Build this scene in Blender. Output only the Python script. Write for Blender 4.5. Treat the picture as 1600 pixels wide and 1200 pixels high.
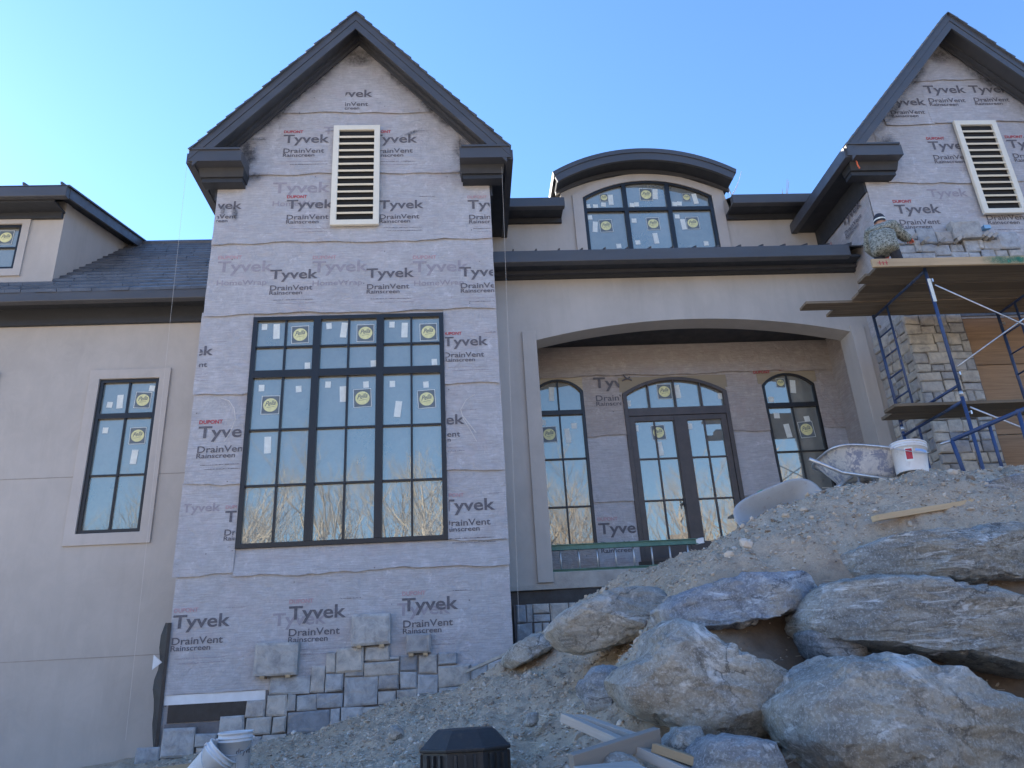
import bpy, bmesh, math, random
import numpy as np
from mathutils import Vector, Matrix, noise as mnoise

for o in list(bpy.data.objects): bpy.data.objects.remove(o)
S = bpy.context.scene
COL = S.collection
R = math.radians

# ------------------------------------------------------------------ camera
CAM = Vector((0, 0, 1.6)); FPX = 1180.0
PITCH, YAW, ROLL = R(21.632), R(3.958), R(-3.281)
fw = Vector((math.sin(YAW)*math.cos(PITCH), math.cos(YAW)*math.cos(PITCH), math.sin(PITCH)))
r0 = Vector((math.cos(YAW), -math.sin(YAW), 0)); u0 = r0.cross(fw)
rt = math.cos(ROLL)*r0 + math.sin(ROLL)*u0
up = -math.sin(ROLL)*r0 + math.cos(ROLL)*u0
cam = bpy.data.cameras.new('camera'); cam_o = bpy.data.objects.new('camera', cam); COL.objects.link(cam_o)
cam.sensor_width = 36; cam.lens = FPX/1600*36; cam.clip_end = 3000; cam.clip_start = .05
cam_o.matrix_world = Matrix(((rt.x, up.x, -fw.x, CAM.x), (rt.y, up.y, -fw.y, CAM.y), (rt.z, up.z, -fw.z, CAM.z), (0, 0, 0, 1)))
S.camera = cam_o

# ------------------------------------------------------------------ sky, sun, exposure
SUN_AZ, SUN_EL = R(-50), R(28)        # azimuth from +Y, negative = to the left
W = bpy.data.worlds.new('World'); S.world = W; W.use_nodes = True
nt = W.node_tree; nt.nodes.clear()
sky = nt.nodes.new('ShaderNodeTexSky'); sky.sky_type = 'NISHITA'; sky.sun_disc = False
sky.sun_elevation = SUN_EL; sky.sun_rotation = SUN_AZ
sky.air_density = 1.0; sky.dust_density = .1; sky.ozone_density = 2.0; sky.altitude = 200
bg = nt.nodes.new('ShaderNodeBackground'); bg.inputs[1].default_value = .076
wo = nt.nodes.new('ShaderNodeOutputWorld')
tint = nt.nodes.new('ShaderNodeMix'); tint.data_type = 'RGBA'; tint.blend_type = 'MULTIPLY'; tint.inputs[0].default_value = 1
tint.inputs[7].default_value = (.70, .92, 1.17, 1)      # camera white balance leans blue in the open shade
nt.links.new(sky.outputs[0], tint.inputs[6]); nt.links.new(tint.outputs[2], bg.inputs[0]); nt.links.new(bg.outputs[0], wo.inputs[0])
sl = bpy.data.lights.new('sun', 'SUN'); sl.energy = 5.0; sl.angle = R(.5); sl.color = (1, .93, .82)
sun_o = bpy.data.objects.new('sun', sl); COL.objects.link(sun_o)
to_sun = Vector((math.sin(SUN_AZ)*math.cos(SUN_EL), math.cos(SUN_AZ)*math.cos(SUN_EL), math.sin(SUN_EL)))
sun_o.rotation_euler = to_sun.to_track_quat('Z', 'Y').to_euler(); sun_o.location = (-20, 20, 30)
S.view_settings.view_transform = 'Standard'; S.view_settings.look = 'None'
S.view_settings.gamma = 1; S.view_settings.exposure = 2.25; S.view_settings.use_curve_mapping = False
S.render.engine = 'CYCLES'

# ------------------------------------------------------------------ helpers
def at(px, py, Y):
    """survey helper: where the sight line of a photo point meets the wall plane y = Y"""
    d = rt*(px-800)/FPX - up*(py-600)/FPX + fw
    return CAM + d*(Y/d.y)
def rect(x0, y0, x1, y1, Y):
    cx, cy = (x0+x1)/2, (y0+y1)/2
    c = at(cx, cy, Y)
    return c.x, c.z, at(x1, cy, Y).x-at(x0, cy, Y).x, at(cx, y0, Y).z-at(cx, y1, Y).z

class MB:
    def __init__(s): s.v = []; s.f = []; s.m = []; s.cur = 0
    def add(s, vs, fs):
        b = len(s.v); s.v += [tuple(v) for v in vs]
        for f in fs: s.f.append(tuple(b+i for i in f)); s.m.append(s.cur)
        return s
    def box(s, x0, x1, y0, y1, z0, z1):
        return s.add([(x0,y0,z0),(x1,y0,z0),(x1,y1,z0),(x0,y1,z0),(x0,y0,z1),(x1,y0,z1),(x1,y1,z1),(x0,y1,z1)],
                     [(0,3,2,1),(4,5,6,7),(0,1,5,4),(1,2,6,5),(2,3,7,6),(3,0,4,7)])
    def obox(s, c, ax, ay, az):
        """oriented box: centre and three half-axis vectors"""
        c, ax, ay, az = map(Vector, (c, ax, ay, az)); vs = []
        for k in (-1, 1):
            for i, j in ((-1,-1),(1,-1),(1,1),(-1,1)): vs.append(c+ax*i+ay*j+az*k)
        return s.add(vs, [(0,3,2,1),(4,5,6,7),(0,1,5,4),(1,2,6,5),(2,3,7,6),(3,0,4,7)])
    def beam(s, a, b, w, h, upv=(0,0,1)):
        a, b = Vector(a), Vector(b); d = (b-a); l = d.length; d /= l
        sd = d.cross(Vector(upv)).normalized(); u = sd.cross(d)
        return s.obox((a+b)/2, d*l/2, sd*w/2, u*h/2)
    def prism(s, poly, y0, y1):
        n = len(poly)
        vs = [(x, y0, z) for x, z in poly]+[(x, y1, z) for x, z in poly]
        return s.add(vs, [tuple(range(n)), tuple(range(2*n-1, n-1, -1))]+[(i, n+i, n+(i+1) % n, (i+1) % n) for i in range(n)])
    def ring(s, outer, inner, y0, y1):
        n = len(outer)
        vs = [(x,y0,z) for x,z in outer]+[(x,y0,z) for x,z in inner]+[(x,y1,z) for x,z in outer]+[(x,y1,z) for x,z in inner]
        fs = []
        for i in range(n):
            j = (i+1) % n
            fs += [(i,j,n+j,n+i),(2*n+j,2*n+i,3*n+i,3*n+j),(i,2*n+i,2*n+j,j),(n+j,3*n+j,3*n+i,n+i)]
        return s.add(vs, fs)
    def tube(s, pts, r, n=8, cap=True):
        pts = [Vector(p) for p in pts]; rs = r if isinstance(r, (list, tuple)) else [r]*len(pts)
        base = len(s.v); prev = None
        for i, p in enumerate(pts):
            d = (pts[min(i+1, len(pts)-1)]-pts[max(i-1, 0)]).normalized()
            a = d.cross(Vector((0,0,1)) if abs(d.z) < .9 else Vector((1,0,0))).normalized() if prev is None else (prev-d*prev.dot(d)).normalized()
            prev = a; b = d.cross(a)
            for k in range(n):
                t = 2*math.pi*k/n; s.v.append(tuple(p+(a*math.cos(t)+b*math.sin(t))*rs[i]))
        for i in range(len(pts)-1):
            for k in range(n):
                s.f.append((base+i*n+k, base+i*n+(k+1) % n, base+(i+1)*n+(k+1) % n, base+(i+1)*n+k)); s.m.append(s.cur)
        if cap:
            s.f.append(tuple(base+k for k in range(n-1, -1, -1))); s.m.append(s.cur)
            s.f.append(tuple(base+(len(pts)-1)*n+k for k in range(n))); s.m.append(s.cur)
        return s
    def lathe(s, prof, n=32, c=(0,0,0)):
        base = len(s.v)
        for r, z in prof:
            for k in range(n):
                t = 2*math.pi*k/n; s.v.append((c[0]+r*math.cos(t), c[1]+r*math.sin(t), c[2]+z))
        for i in range(len(prof)-1):
            for k in range(n):
                s.f.append((base+i*n+k, base+i*n+(k+1) % n, base+(i+1)*n+(k+1) % n, base+(i+1)*n+k)); s.m.append(s.cur)
        return s
    def build(s, name, mats, parent=None, smooth=False, bevel=0, loc=None):
        me = bpy.data.meshes.new(name); me.from_pydata(s.v, [], s.f)
        for m in (mats if isinstance(mats, (list, tuple)) else [mats]): me.materials.append(m)
        if any(s.m): me.polygons.foreach_set('material_index', s.m)
        if smooth: me.polygons.foreach_set('use_smooth', [True]*len(me.polygons))
        bm = bmesh.new(); bm.from_mesh(me); bmesh.ops.recalc_face_normals(bm, faces=bm.faces); bm.to_mesh(me); bm.free()
        o = bpy.data.objects.new(name, me); COL.objects.link(o)
        if parent: o.parent = parent
        if bevel:
            b = o.modifiers.new('bevel', 'BEVEL'); b.width = bevel; b.segments = 2; b.limit_method = 'ANGLE'; b.angle_limit = R(40)
        return o
def thing(name, label, cat, loc=(0,0,0), rot=(0,0,0), group=None):
    o = bpy.data.objects.new(name, None); COL.objects.link(o); o.empty_display_size = .2
    o.location = loc; o.rotation_euler = rot
    return tag(o, label, cat, group)
def tag(o, label=None, cat=None, group=None, kind=None):
    if label: o['label'] = label
    if cat: o['category'] = cat
    if group: o['group'] = group
    if kind: o['kind'] = kind
    return o

# ------------------------------------------------------------------ materials
def hexc(c): return (c[0], c[1], c[2], 1)
class N:
    """small node-tree writer"""
    def __init__(s, name):
        s.m = bpy.data.materials.new(name); s.m.use_nodes = True; s.t = s.m.node_tree
        s.b = s.t.nodes['Principled BSDF']; s.tc = s.t.nodes.new('ShaderNodeTexCoord')
    def node(s, ty, **k):
        n = s.t.nodes.new(ty)
        for a, b in k.items(): setattr(n, a, b)
        return n
    def link(s, a, b): s.t.links.new(a, b)
    def mapped(s, scale=(1,1,1), coord='Object', rot=(0,0,0)):
        mp = s.node('ShaderNodeMapping'); mp.inputs['Scale'].default_value = scale; mp.inputs['Rotation'].default_value = rot
        s.link(s.tc.outputs[coord], mp.inputs[0]); return mp.outputs[0]
    def noise(s, scale=5, detail=6, rough=.6, vec=None, dist=0, out='Fac'):
        n = s.node('ShaderNodeTexNoise'); n.inputs['Scale'].default_value = scale; n.inputs['Detail'].default_value = detail
        n.inputs['Roughness'].default_value = rough; n.inputs['Distortion'].default_value = dist
        s.link(vec if vec is not None else s.tc.outputs['Object'], n.inputs['Vector']); return n.outputs[out]
    def ramp(s, fac, stops):
        n = s.node('ShaderNodeValToRGB'); e = n.color_ramp.elements
        while len(e) < len(stops): e.new(.5)
        for i, (p, c) in enumerate(stops):
            e[i].position = p; e[i].color = hexc(c) if isinstance(c, (tuple, list)) else (c, c, c, 1)
        s.link(fac, n.inputs[0]); return n.outputs[0]
    def mix(s, fac, a, b, mode='MIX'):
        n = s.node('ShaderNodeMix', data_type='RGBA', blend_type=mode)
        for i, v in ((0, fac), (6, a), (7, b)):
            if isinstance(v, (int, float)): n.inputs[i].default_value = v
            elif isinstance(v, (tuple, list)): n.inputs[i].default_value = hexc(v)
            else: s.link(v, n.inputs[i])
        return n.outputs[2]
    def color(s, c):
        if isinstance(c, (tuple, list)): s.b.inputs['Base Color'].default_value = hexc(c)
        else: s.link(c, s.b.inputs['Base Color'])
    def bump(s, h, strength=.3, dist=.02):
        n = s.node('ShaderNodeBump'); n.inputs['Strength'].default_value = strength; n.inputs['Distance'].default_value = dist
        s.link(h, n.inputs['Height'])
        if s.b.inputs['Normal'].is_linked: s.link(s.b.inputs['Normal'].links[0].from_socket, n.inputs['Normal'])
        s.link(n.outputs[0], s.b.inputs['Normal'])
    def rough(s, v):
        if isinstance(v, (int, float)): s.b.inputs['Roughness'].default_value = v
        else: s.link(v, s.b.inputs['Roughness'])
    def rand(s): return s.node('ShaderNodeObjectInfo').outputs['Random']

def simple(name, c, rough=.6, metal=0, var=.15, scale=8, bump=0, bscale=60):
    n = N(name); f = n.noise(scale, 8, .65)
    n.color(n.mix(n.ramp(f, [(.3, 0.), (.7, 1.)]), tuple(x*(1-var) for x in c), tuple(min(1, x*(1+var)) for x in c)))
    n.rough(rough); n.b.inputs['Metallic'].default_value = metal
    if bump: n.bump(n.noise(bscale, 6, .7), bump, .01)
    return n.m
def mat_stucco(name, c):
    n = N(name); big = n.noise(.55, 5, .6); st = n.noise(1, 6, .65, n.mapped((3.5, 3.5, .35)))
    col = n.mix(n.ramp(big, [(.3, 0.), (.72, 1.)]), tuple(x*.84 for x in c), tuple(min(1, x*1.1) for x in c))
    col = n.mix(n.ramp(n.noise(3, 9, .72, n.mapped((1, 1, .6)), dist=1.2), [(.45, 0.), (.7, .35)]), col, tuple(min(1, x*1.16) for x in c))
    col = n.mix(n.ramp(st, [(.5, 0.), (.75, .45)]), col, tuple(x*.8 for x in c))
    n.color(col); n.rough(.92); n.bump(n.noise(140, 4, .7), .35, .004); n.bump(n.noise(2.2, 4, .6), .25, .01); return n.m
def mat_wrap(name, c, dirt=.5):
    n = N(name)
    fib = n.noise(1, 5, .7, n.mapped((4, 4, 60))); fibv = n.noise(1, 4, .7, n.mapped((110, 110, 7)))
    big = n.noise(1.6, 6, .68); blot = n.noise(7, 7, .75)
    col = n.mix(n.ramp(big, [(.25, 0.), (.75, 1.)]), tuple(x*.82 for x in c), tuple(x*1.1 for x in c))
    col = n.mix(n.ramp(blot, [(.40, .55), (.62, 0.)]), col, tuple(x*.64 for x in c))
    col = n.mix(n.ramp(n.noise(2.4, 8, .72, n.mapped((1,1,1.5))), [(.50, 0.), (.70, dirt)]), col, (c[0]*.84, c[1]*.70, c[2]*.69))
    col = n.mix(n.ramp(fib, [(.36, .75), (.60, 0.)]), col, tuple(x*.60 for x in c))
    col = n.mix(n.ramp(fibv, [(.34, .35), (.52, 0.)]), col, tuple(x*.7 for x in c))
    col = n.mix(n.ramp(n.noise(3.3, 9, .8), [(.58, 0.), (.68, .6)]), col, tuple(min(1, x*1.32) for x in c))
    vo = n.node('ShaderNodeTexVoronoi'); vo.inputs['Scale'].default_value = 3.4; n.link(n.mapped((1, .02, 1)), vo.inputs['Vector'])
    col = n.mix(n.ramp(vo.outputs['Distance'], [(.028, .75), (.05, 0.)]), col, (.12, .11, .11))      # staples
    n.color(col); n.rough(.8)
    n.bump(fib, .7, .008); n.bump(fibv, .35, .004); n.bump(n.noise(4, 6, .62, dist=.8), .8, .05); return n.m
def mat_metal(name, c, rough=.45):
    n = N(name); f = n.noise(1.2, 5, .6, n.mapped((.6, .6, 2.5)))
    n.color(n.mix(n.ramp(f, [(.3, 0.), (.75, 1.)]), tuple(x*.86 for x in c), tuple(x*1.16 for x in c)))
    n.rough(n.ramp(n.noise(6, 5), [(.3, rough-.08), (.7, rough+.12)])); n.b.inputs['Metallic'].default_value = 0
    n.bump(n.noise(1.1, 2, .5), .12, .02); return n.m
def mat_stone(name, stops, vein=.5):
    n = N(name)
    base = n.ramp(n.rand(), stops)
    n1 = n.noise(7, 9, .7, dist=.5); n2 = n.noise(2.6, 6, .6, n.mapped((1,1,2.2)), dist=1.2)
    col = n.mix(n.ramp(n1, [(.3, .75), (.6, 0.)]), base, (.15, .155, .165))
    col = n.mix(n.ramp(n2, [(.52, 0.), (.7, .5)]), col, (.44, .37, .29))
    col = n.mix(n.ramp(n.noise(16, 8, .75), [(.6, 0.), (.72, vein)]), col, (.55, .56, .57))
    n.color(col); n.rough(.82); n.bump(n1, .7, .03); n.bump(n.noise(38, 6, .7), .5, .008); return n.m
def mat_boulder(name, a, b, pale, band=(1, 1, 3.2), rot=(0, .2, 0)):
    n = N(name); mp = n.mapped(band, rot=rot)
    s1 = n.noise(1.6, 10, .68, mp, dist=.9); s2 = n.noise(4, 12, .74, mp, dist=.6); s3 = n.noise(1.2, 8, .65, dist=.6); s4 = n.noise(13, 10, .78, dist=.3)
    col = n.mix(n.ramp(s1, [(.40, 0.), (.58, 1.)]), tuple(x*.78 for x in a), tuple(x*.95 for x in b))
    col = n.mix(n.ramp(s3, [(.49, 0.), (.62, .8)]), col, (.44, .385, .30))
    col = n.mix(n.ramp(s4, [(.36, .75), (.51, 0.)]), col, tuple(x*.5 for x in a))
    col = n.mix(n.ramp(s2, [(.32, .85), (.46, 0.)]), col, tuple(x*.34 for x in a))
    col = n.mix(n.ramp(n.noise(2.2, 12, .76, mp, dist=1.1), [(.54, 0.), (.60, .85)]), col, pale)
    col = n.mix(n.ramp(n.noise(60, 5, .75), [(.50, 0.), (.66, .5)]), col, tuple(min(1, x*1.05) for x in pale))
    vo = n.node('ShaderNodeTexVoronoi', feature='DISTANCE_TO_EDGE'); vo.inputs['Scale'].default_value = 1.05
    ad = n.node('ShaderNodeVectorMath', operation='MULTIPLY_ADD'); ad.inputs[1].default_value = (.5, .5, .5)
    n.link(n.noise(2.5, 6, .7, out='Color'), ad.inputs[0]); n.link(mp, ad.inputs[2]); n.link(ad.outputs[0], vo.inputs['Vector'])
    crack = n.ramp(vo.outputs['Distance'], [(0., 0.), (.035, 1.)])
    cm = n.node('ShaderNodeMath', operation='MULTIPLY'); n.link(n.ramp(vo.outputs['Distance'], [(.002, .8), (.016, 0.)]), cm.inputs[0]); n.link(n.ramp(n.noise(1.9, 3, .5), [(.46, 0.), (.58, 1.)]), cm.inputs[1])
    col = n.mix(cm.outputs[0], col, tuple(x*.3 for x in a))
    n.bump(crack, .18, .02)
    n.color(col); n.rough(.88); n.bump(s2, .8, .06); n.bump(s4, .7, .025); n.bump(n.noise(110, 5, .75), .5, .006); return n.m
def mat_wood(name, c, axis=0, dark=.5):
    n = N(name); sc = [22, 22, 22]; sc[axis] = 1.1
    g = n.noise(1, 7, .65, n.mapped(tuple(sc)), dist=.6); k = n.noise(1.5, 5, .6)
    rb = n.mix(n.rand(), tuple(x*.55 for x in c), tuple(min(1, x*1.2) for x in c))
    col = n.mix(n.ramp(g, [(.35, dark), (.65, 0.)]), rb, tuple(x*.45 for x in c))
    col = n.mix(n.ramp(k, [(.5, 0.), (.75, .45)]), col, tuple(x*.6 for x in c))
    n.color(col); n.rough(.8); n.bump(g, .35, .005); return n.m
def mat_paint(name, c, wear=(.3,.25,.2), amt=.55, rough=.42):
    n = N(name); w = n.noise(14, 8, .75)
    n.color(n.mix(n.ramp(w, [(.56, 0.), (.68, amt)]), n.mix(n.noise(3, 4), tuple(x*.75 for x in c), tuple(min(1, x*1.2) for x in c)), wear))
    n.rough(n.ramp(w, [(.4, rough), (.7, .8)])); return n.m
def mat_glass(name, tint, refl, behind):
    n = N(name); t = n.t; out = t.nodes['Material Output']
    gl = n.node('ShaderNodeBsdfGlossy'); gl.inputs['Roughness'].default_value = .012; gl.inputs['Color'].default_value = hexc(refl)
    bp = n.node('ShaderNodeBump'); bp.inputs['Strength'].default_value = .018; bp.inputs['Distance'].default_value = .05
    n.link(n.noise(1.3, 2, .5), bp.inputs['Height']); n.link(bp.outputs[0], gl.inputs['Normal'])
    tr = n.node('ShaderNodeBsdfTransparent'); tr.inputs['Color'].default_value = hexc(behind)
    df = n.node('ShaderNodeBsdfDiffuse'); dust = n.noise(1.4, 8, .7)
    df.inputs['Color'].default_value = (.52, .56, .54, 1)
    fr = n.node('ShaderNodeFresnel'); fr.inputs['IOR'].default_value = 1.5
    ma = n.node('ShaderNodeMath', operation='MULTIPLY_ADD', use_clamp=True); ma.inputs[1].default_value = 1.2; ma.inputs[2].default_value = tint
    n.link(fr.outputs[0], ma.inputs[0])
    m1 = n.node('ShaderNodeMixShader'); n.link(ma.outputs[0], m1.inputs[0]); n.link(tr.outputs[0], m1.inputs[1]); n.link(gl.outputs[0], m1.inputs[2])
    m2 = n.node('ShaderNodeMixShader'); n.link(n.ramp(dust, [(.28, .22), (.75, .38)]), m2.inputs[0]); n.link(m1.outputs[0], m2.inputs[1]); n.link(df.outputs[0], m2.inputs[2])
    n.link(m2.outputs[0], out.inputs[0]); return n.m

M = {}
M['stucco'] = mat_stucco('stucco', (.44, .412, .38))
M['stucco_trim'] = mat_stucco('stucco_trim', (.46, .43, .40))
M['joint'] = simple('stucco_joint', (.30, .28, .255), .95)
M['wrap'] = mat_wrap('house_wrap', (.53, .525, .545))
M['wrap_shaded'] = mat_wrap('house_wrap_shaded', (.47, .425, .40), .6)  # browner copy of the wrap: shade of the porch recess put into the colour
M['trim'] = mat_metal('dark_bronze_trim', (.068, .071, .08))
M['soffit'] = mat_metal('dark_soffit', (.032, .036, .044), .6)
M['slate'] = simple('slate', (.085, .092, .105), .38, 0, .4, 2.2, .4, 40)
M['black_frame'] = simple('black_frame', (.013, .014, .016), .4, 0, .2, 3)
M['brown_frame'] = simple('dark_brown_door', (.065, .052, .047), .45, 0, .25, 5)
M['louver'] = simple('cream_louver', (.72, .68, .57), .55, 0, .05, 4)
M['dark'] = simple('dark_void', (.012, .012, .013), .9)
M['membrane'] = simple('black_membrane', (.018, .019, .022), .5, 0, .5, 7, .4, 20)
M['ink'] = simple('grey_ink', (.12, .115, .13), .8, 0, .3, 30)
M['ink_faint'] = simple('faded_grey_ink', (.30, .28, .31), .8, 0, .15, 20)
M['ink_red'] = simple('red_ink', (.42, .045, .06), .8, 0, .35, 30)
M['ink_redfaint'] = simple('faded_red_ink', (.45, .29, .31), .8, 0, .2, 30)
M['ink_green'] = simple('green_spray', (.05, .33, .21), .8, 0, .5, 25)
M['sticker_yellow'] = simple('yellow_sticker', (.70, .67, .34), .5, 0, .15, 20)
M['sticker_dark'] = simple('dark_sticker', (.13, .16, .18), .5)
M['sticker_white'] = simple('white_sticker', (.68, .72, .68), .6, 0, .12, 12)
M['osb'] = mat_wood('sheathing_board', (.50, .42, .30), 0, .4)
M['ply'] = mat_wood('plywood_sheet', (.37, .235, .135), 0, .6)
M['concrete'] = simple('concrete', (.36, .34, .31), .9, 0, .25, 3, .5, 30)
M['mortar'] = simple('mortar_scratch_coat', (.15, .145, .15), .95, 0, .35, 5, .6, 25)
M['white_flash'] = simple('white_flashing', (.7, .72, .74), .6, 0, .1, 5)
M['stone'] = mat_stone('ashlar_stone', [(0, (.50,.51,.51)), (.25, (.36,.38,.40)), (.5, (.53,.49,.43)), (.75, (.44,.46,.48)), (.9, (.24,.26,.29)), (1, (.55,.50,.44))])
M['stone_warm'] = mat_stone('ashlar_stone_warm', [(0, (.52,.485,.42)), (.25, (.36,.36,.35)), (.5, (.56,.52,.44)), (.75, (.44,.44,.43)), (.9, (.26,.27,.285)), (1, (.5,.49,.46))], .3)
M['plank'] = mat_wood('scaffold_plank', (.25, .19, .125), 0, .85)
M['lumber'] = mat_wood('new_lumber', (.52, .38, .225), 0, .35)
M['lumber_grey'] = mat_wood('grey_lumber', (.40, .37, .33), 0, .4)
M['blue_paint'] = mat_paint('blue_scaffold_paint', (.03, .06, .15))
M['galv'] = simple('galvanised_steel', (.55, .56, .57), .35, .8, .2, 20)
M['white_plastic'] = mat_paint('white_bucket_plastic', (.70, .71, .72), (.42, .41, .4), .5, .45)
M['black_plastic'] = mat_paint('black_plastic', (.022, .024, .027), (.1, .09, .08), .5, .5)
M['grey_plastic'] = mat_paint('grey_tub_plastic', (.34, .36, .38), (.25, .22, .19), .5, .5)
n = N('mortar_stained_tray')
c = n.mix(n.ramp(n.noise(7, 8, .75, dist=.6), [(.46, 0.), (.56, 1.)]), (.50, .51, .52), (.22, .25, .34)); c = n.mix(n.ramp(n.noise(16, 8, .75), [(.52, 0.), (.6, .9)]), c, (.62, .62, .61))
n.color(c); n.rough(.7); n.bump(n.noise(30, 6, .7), .5, .008); M['barrow'] = n.m
M['fiber_green'] = simple('green_fibreglass', (.10, .22, .17), .5, 0, .2, 10)
M['alu'] = simple('aluminium', (.6, .61, .62), .4, .7, .1, 15)
M['string'] = simple('white_string', (.6, .56, .52), .8)
M['interior'] = simple('interior_drywall', (.45, .43, .4), .9)
M['stud'] = mat_wood('interior_wood', (.36, .2, .12), 2, .5)
M['bark'] = simple('bare_tree_bark', (.28, .255, .215), .9, 0, .3, 10)
M['skin'] = simple('skin', (.45, .27, .2), .6)
M['pants'] = simple('dark_trousers', (.03, .033, .045), .9, 0, .3, 20, .4, 90)
M['cap'] = simple('dark_knit_cap', (.03, .035, .05), .95, 0, .3, 60, .5, 120)
M['glove'] = simple('orange_glove', (.75, .16, .07), .7)
M['pole'] = simple('dull_metal_pole', (.3, .29, .27), .6, .3, .2, 10)
M['glass'] = mat_glass('window_glass', .34, (.80, .76, .63), (.40, .45, .44))
M['glass_porch'] = mat_glass('porch_glass', .32, (.84, .76, .62), (.34, .38, .36))
n = N('camouflage_cloth')
f1 = n.noise(26, 3, .6, dist=.8); f2 = n.noise(34, 3, .6, n.mapped((1, 1, 1.4)), dist=.8)
c = n.mix(n.ramp(f1, [(.47, 0.), (.5, 1.)]), (.20, .21, .17), (.33, .34, .30)); c = n.mix(n.ramp(f2, [(.55, 0.), (.58, 1.)]), c, (.055, .06, .05))
n.color(c); n.rough(.95); n.bump(n.noise(14, 5, .6), .6, .03); M['camo'] = n.m
n = N('dirt_mound')
d1 = n.noise(1.3, 6, .62); d2 = n.noise(9, 10, .78); d3 = n.noise(70, 6, .8)
c = n.mix(n.ramp(d1, [(.32, 0.), (.68, 1.)]), (.46, .36, .255), (.59, .485, .365))
c = n.mix(n.ramp(d2, [(.36, .7), (.52, 0.)]), c, (.27, .215, .165))
c = n.mix(n.ramp(d3, [(.38, .6), (.5, 0.)]), c, (.29, .235, .185)); c = n.mix(n.ramp(d3, [(.6, 0.), (.7, .7)]), c, (.62, .58, .52))
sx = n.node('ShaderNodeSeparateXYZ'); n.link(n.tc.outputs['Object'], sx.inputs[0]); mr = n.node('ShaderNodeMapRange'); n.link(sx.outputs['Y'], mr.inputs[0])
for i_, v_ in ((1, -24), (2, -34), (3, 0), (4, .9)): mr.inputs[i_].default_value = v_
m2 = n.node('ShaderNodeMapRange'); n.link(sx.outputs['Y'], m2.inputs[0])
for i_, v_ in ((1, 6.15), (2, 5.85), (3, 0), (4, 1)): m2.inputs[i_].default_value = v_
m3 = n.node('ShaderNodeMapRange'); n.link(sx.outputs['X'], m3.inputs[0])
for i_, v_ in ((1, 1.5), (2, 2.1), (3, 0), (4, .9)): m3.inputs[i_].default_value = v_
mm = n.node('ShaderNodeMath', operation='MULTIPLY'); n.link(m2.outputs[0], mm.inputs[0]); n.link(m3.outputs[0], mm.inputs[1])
c = n.mix(mm.outputs[0], c, n.mix(d2, (.12, .085, .063), (.22, .165, .125)))      # reddish subsoil behind the boulders, crevice shade painted into its colour
c = n.mix(mr.outputs[0], c, (.24, .20, .145))      # leaf litter under the far wood
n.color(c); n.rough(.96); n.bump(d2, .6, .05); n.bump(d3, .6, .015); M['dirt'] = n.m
n = N('gravel_chips')
c = n.ramp(n.node('ShaderNodeNewGeometry').outputs['Random Per Island'], [(0, (.22,.175,.135)), (.25, (.42,.355,.28)), (.6, (.52,.44,.345)), (.95, (.56,.49,.41)), (1, (.68,.65,.6))])
n.color(c); n.rough(.95); M['chips'] = n.m

# ------------------------------------------------------------------ terrain height
CP = [(a, *at(*a)) for a in []]
_pts = []
for px, py, Y in ((220,1198,10.4),(320,1203,9.6),(400,1201,9.6),(460,1176,9.8),(530,1142,10),(620,1102,10.1),(700,1080,10.2),(760,1062,10.3),(810,1026,10.4),
                  (500,1196,7.6),(600,1152,7.8),(750,1102,8.3),(850,1062,8.0),(900,1024,8.4),(880,1110,6.8),(700,1205,5.6),(850,1190,5.7),(560,1225,5.5),(960,1045,7.0),(1000,1170,5.3),
                  (850,988,9.4),(930,938,8.6),(1000,918,8.2),(1085,888,7.6),(1130,848,7.5),(1210,803,7.3),(1290,768,7.2),(1380,752,7.3),(1450,743,7.3),(1530,738,7.4),(1600,724,7.4),
                  (1100,900,6.2),(1200,893,6.1),(1300,880,6.1),(1400,853,6.2),(1500,833,6.2),(1600,818,6.2)):
    p = at(px, py, Y); _pts.append((p.x, p.y, p.z))
_pts += [(x, y, z) for x, y, z in ((1,11.5,2.0),(3,11.4,2.4),(5,11.3,2.9),(6.5,10.8,3.1),(7.5,10.6,3.2),(9,10.6,3.3),(9,8.6,3.5),(5.5,9.0,3.15),(3.5,9.2,2.7),(7,8.8,3.3),(9,7.2,3.5),(11,7,3.4),(11,10,3.3),
          (2.0,4.9,1.05),(2.6,5.4,1.2),(3.4,5.4,1.15),(4.4,5.4,1.2),(5.6,5.4,1.3),(7.5,5.4,1.4),(9,6,2.4),(2,4.1,.85),(3.4,3.9,.75),(5,3.9,.75),(7,3.9,.75),(0,4,.95),(-1.5,4,.75),(-3,4,.5),(0,2.4,.45),(3,2.4,.4),(-3,2.4,.3),(6,2.4,.4),
          (-3,6,.72),(-3,8,.85),(-4.5,9.6,.85),(-6,10,.7),(-8,11,.6),(-6,6,.5),(-8,4,.35),(-10,8,.5),(0,0,0),(4,0,.1),(-4,0,0),(8,1,.2),(-8,0,0),(12,3,.6))]
_P = np.array(_pts)
def _tps(r2): return np.where(r2 > 1e-12, r2*np.log(np.maximum(r2, 1e-12)), 0)
_n = len(_P); _d2 = ((_P[:, None, :2]-_P[None, :, :2])**2).sum(-1)
_A = np.zeros((_n+3, _n+3)); _A[:_n, :_n] = _tps(_d2)+np.eye(_n)*.02; _A[:_n, _n] = 1; _A[:_n, _n+1:] = _P[:, :2]; _A[_n:, :_n] = _A[:_n, _n:].T
_w = np.linalg.solve(_A, np.concatenate([_P[:, 2], [0, 0, 0]]))
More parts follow.
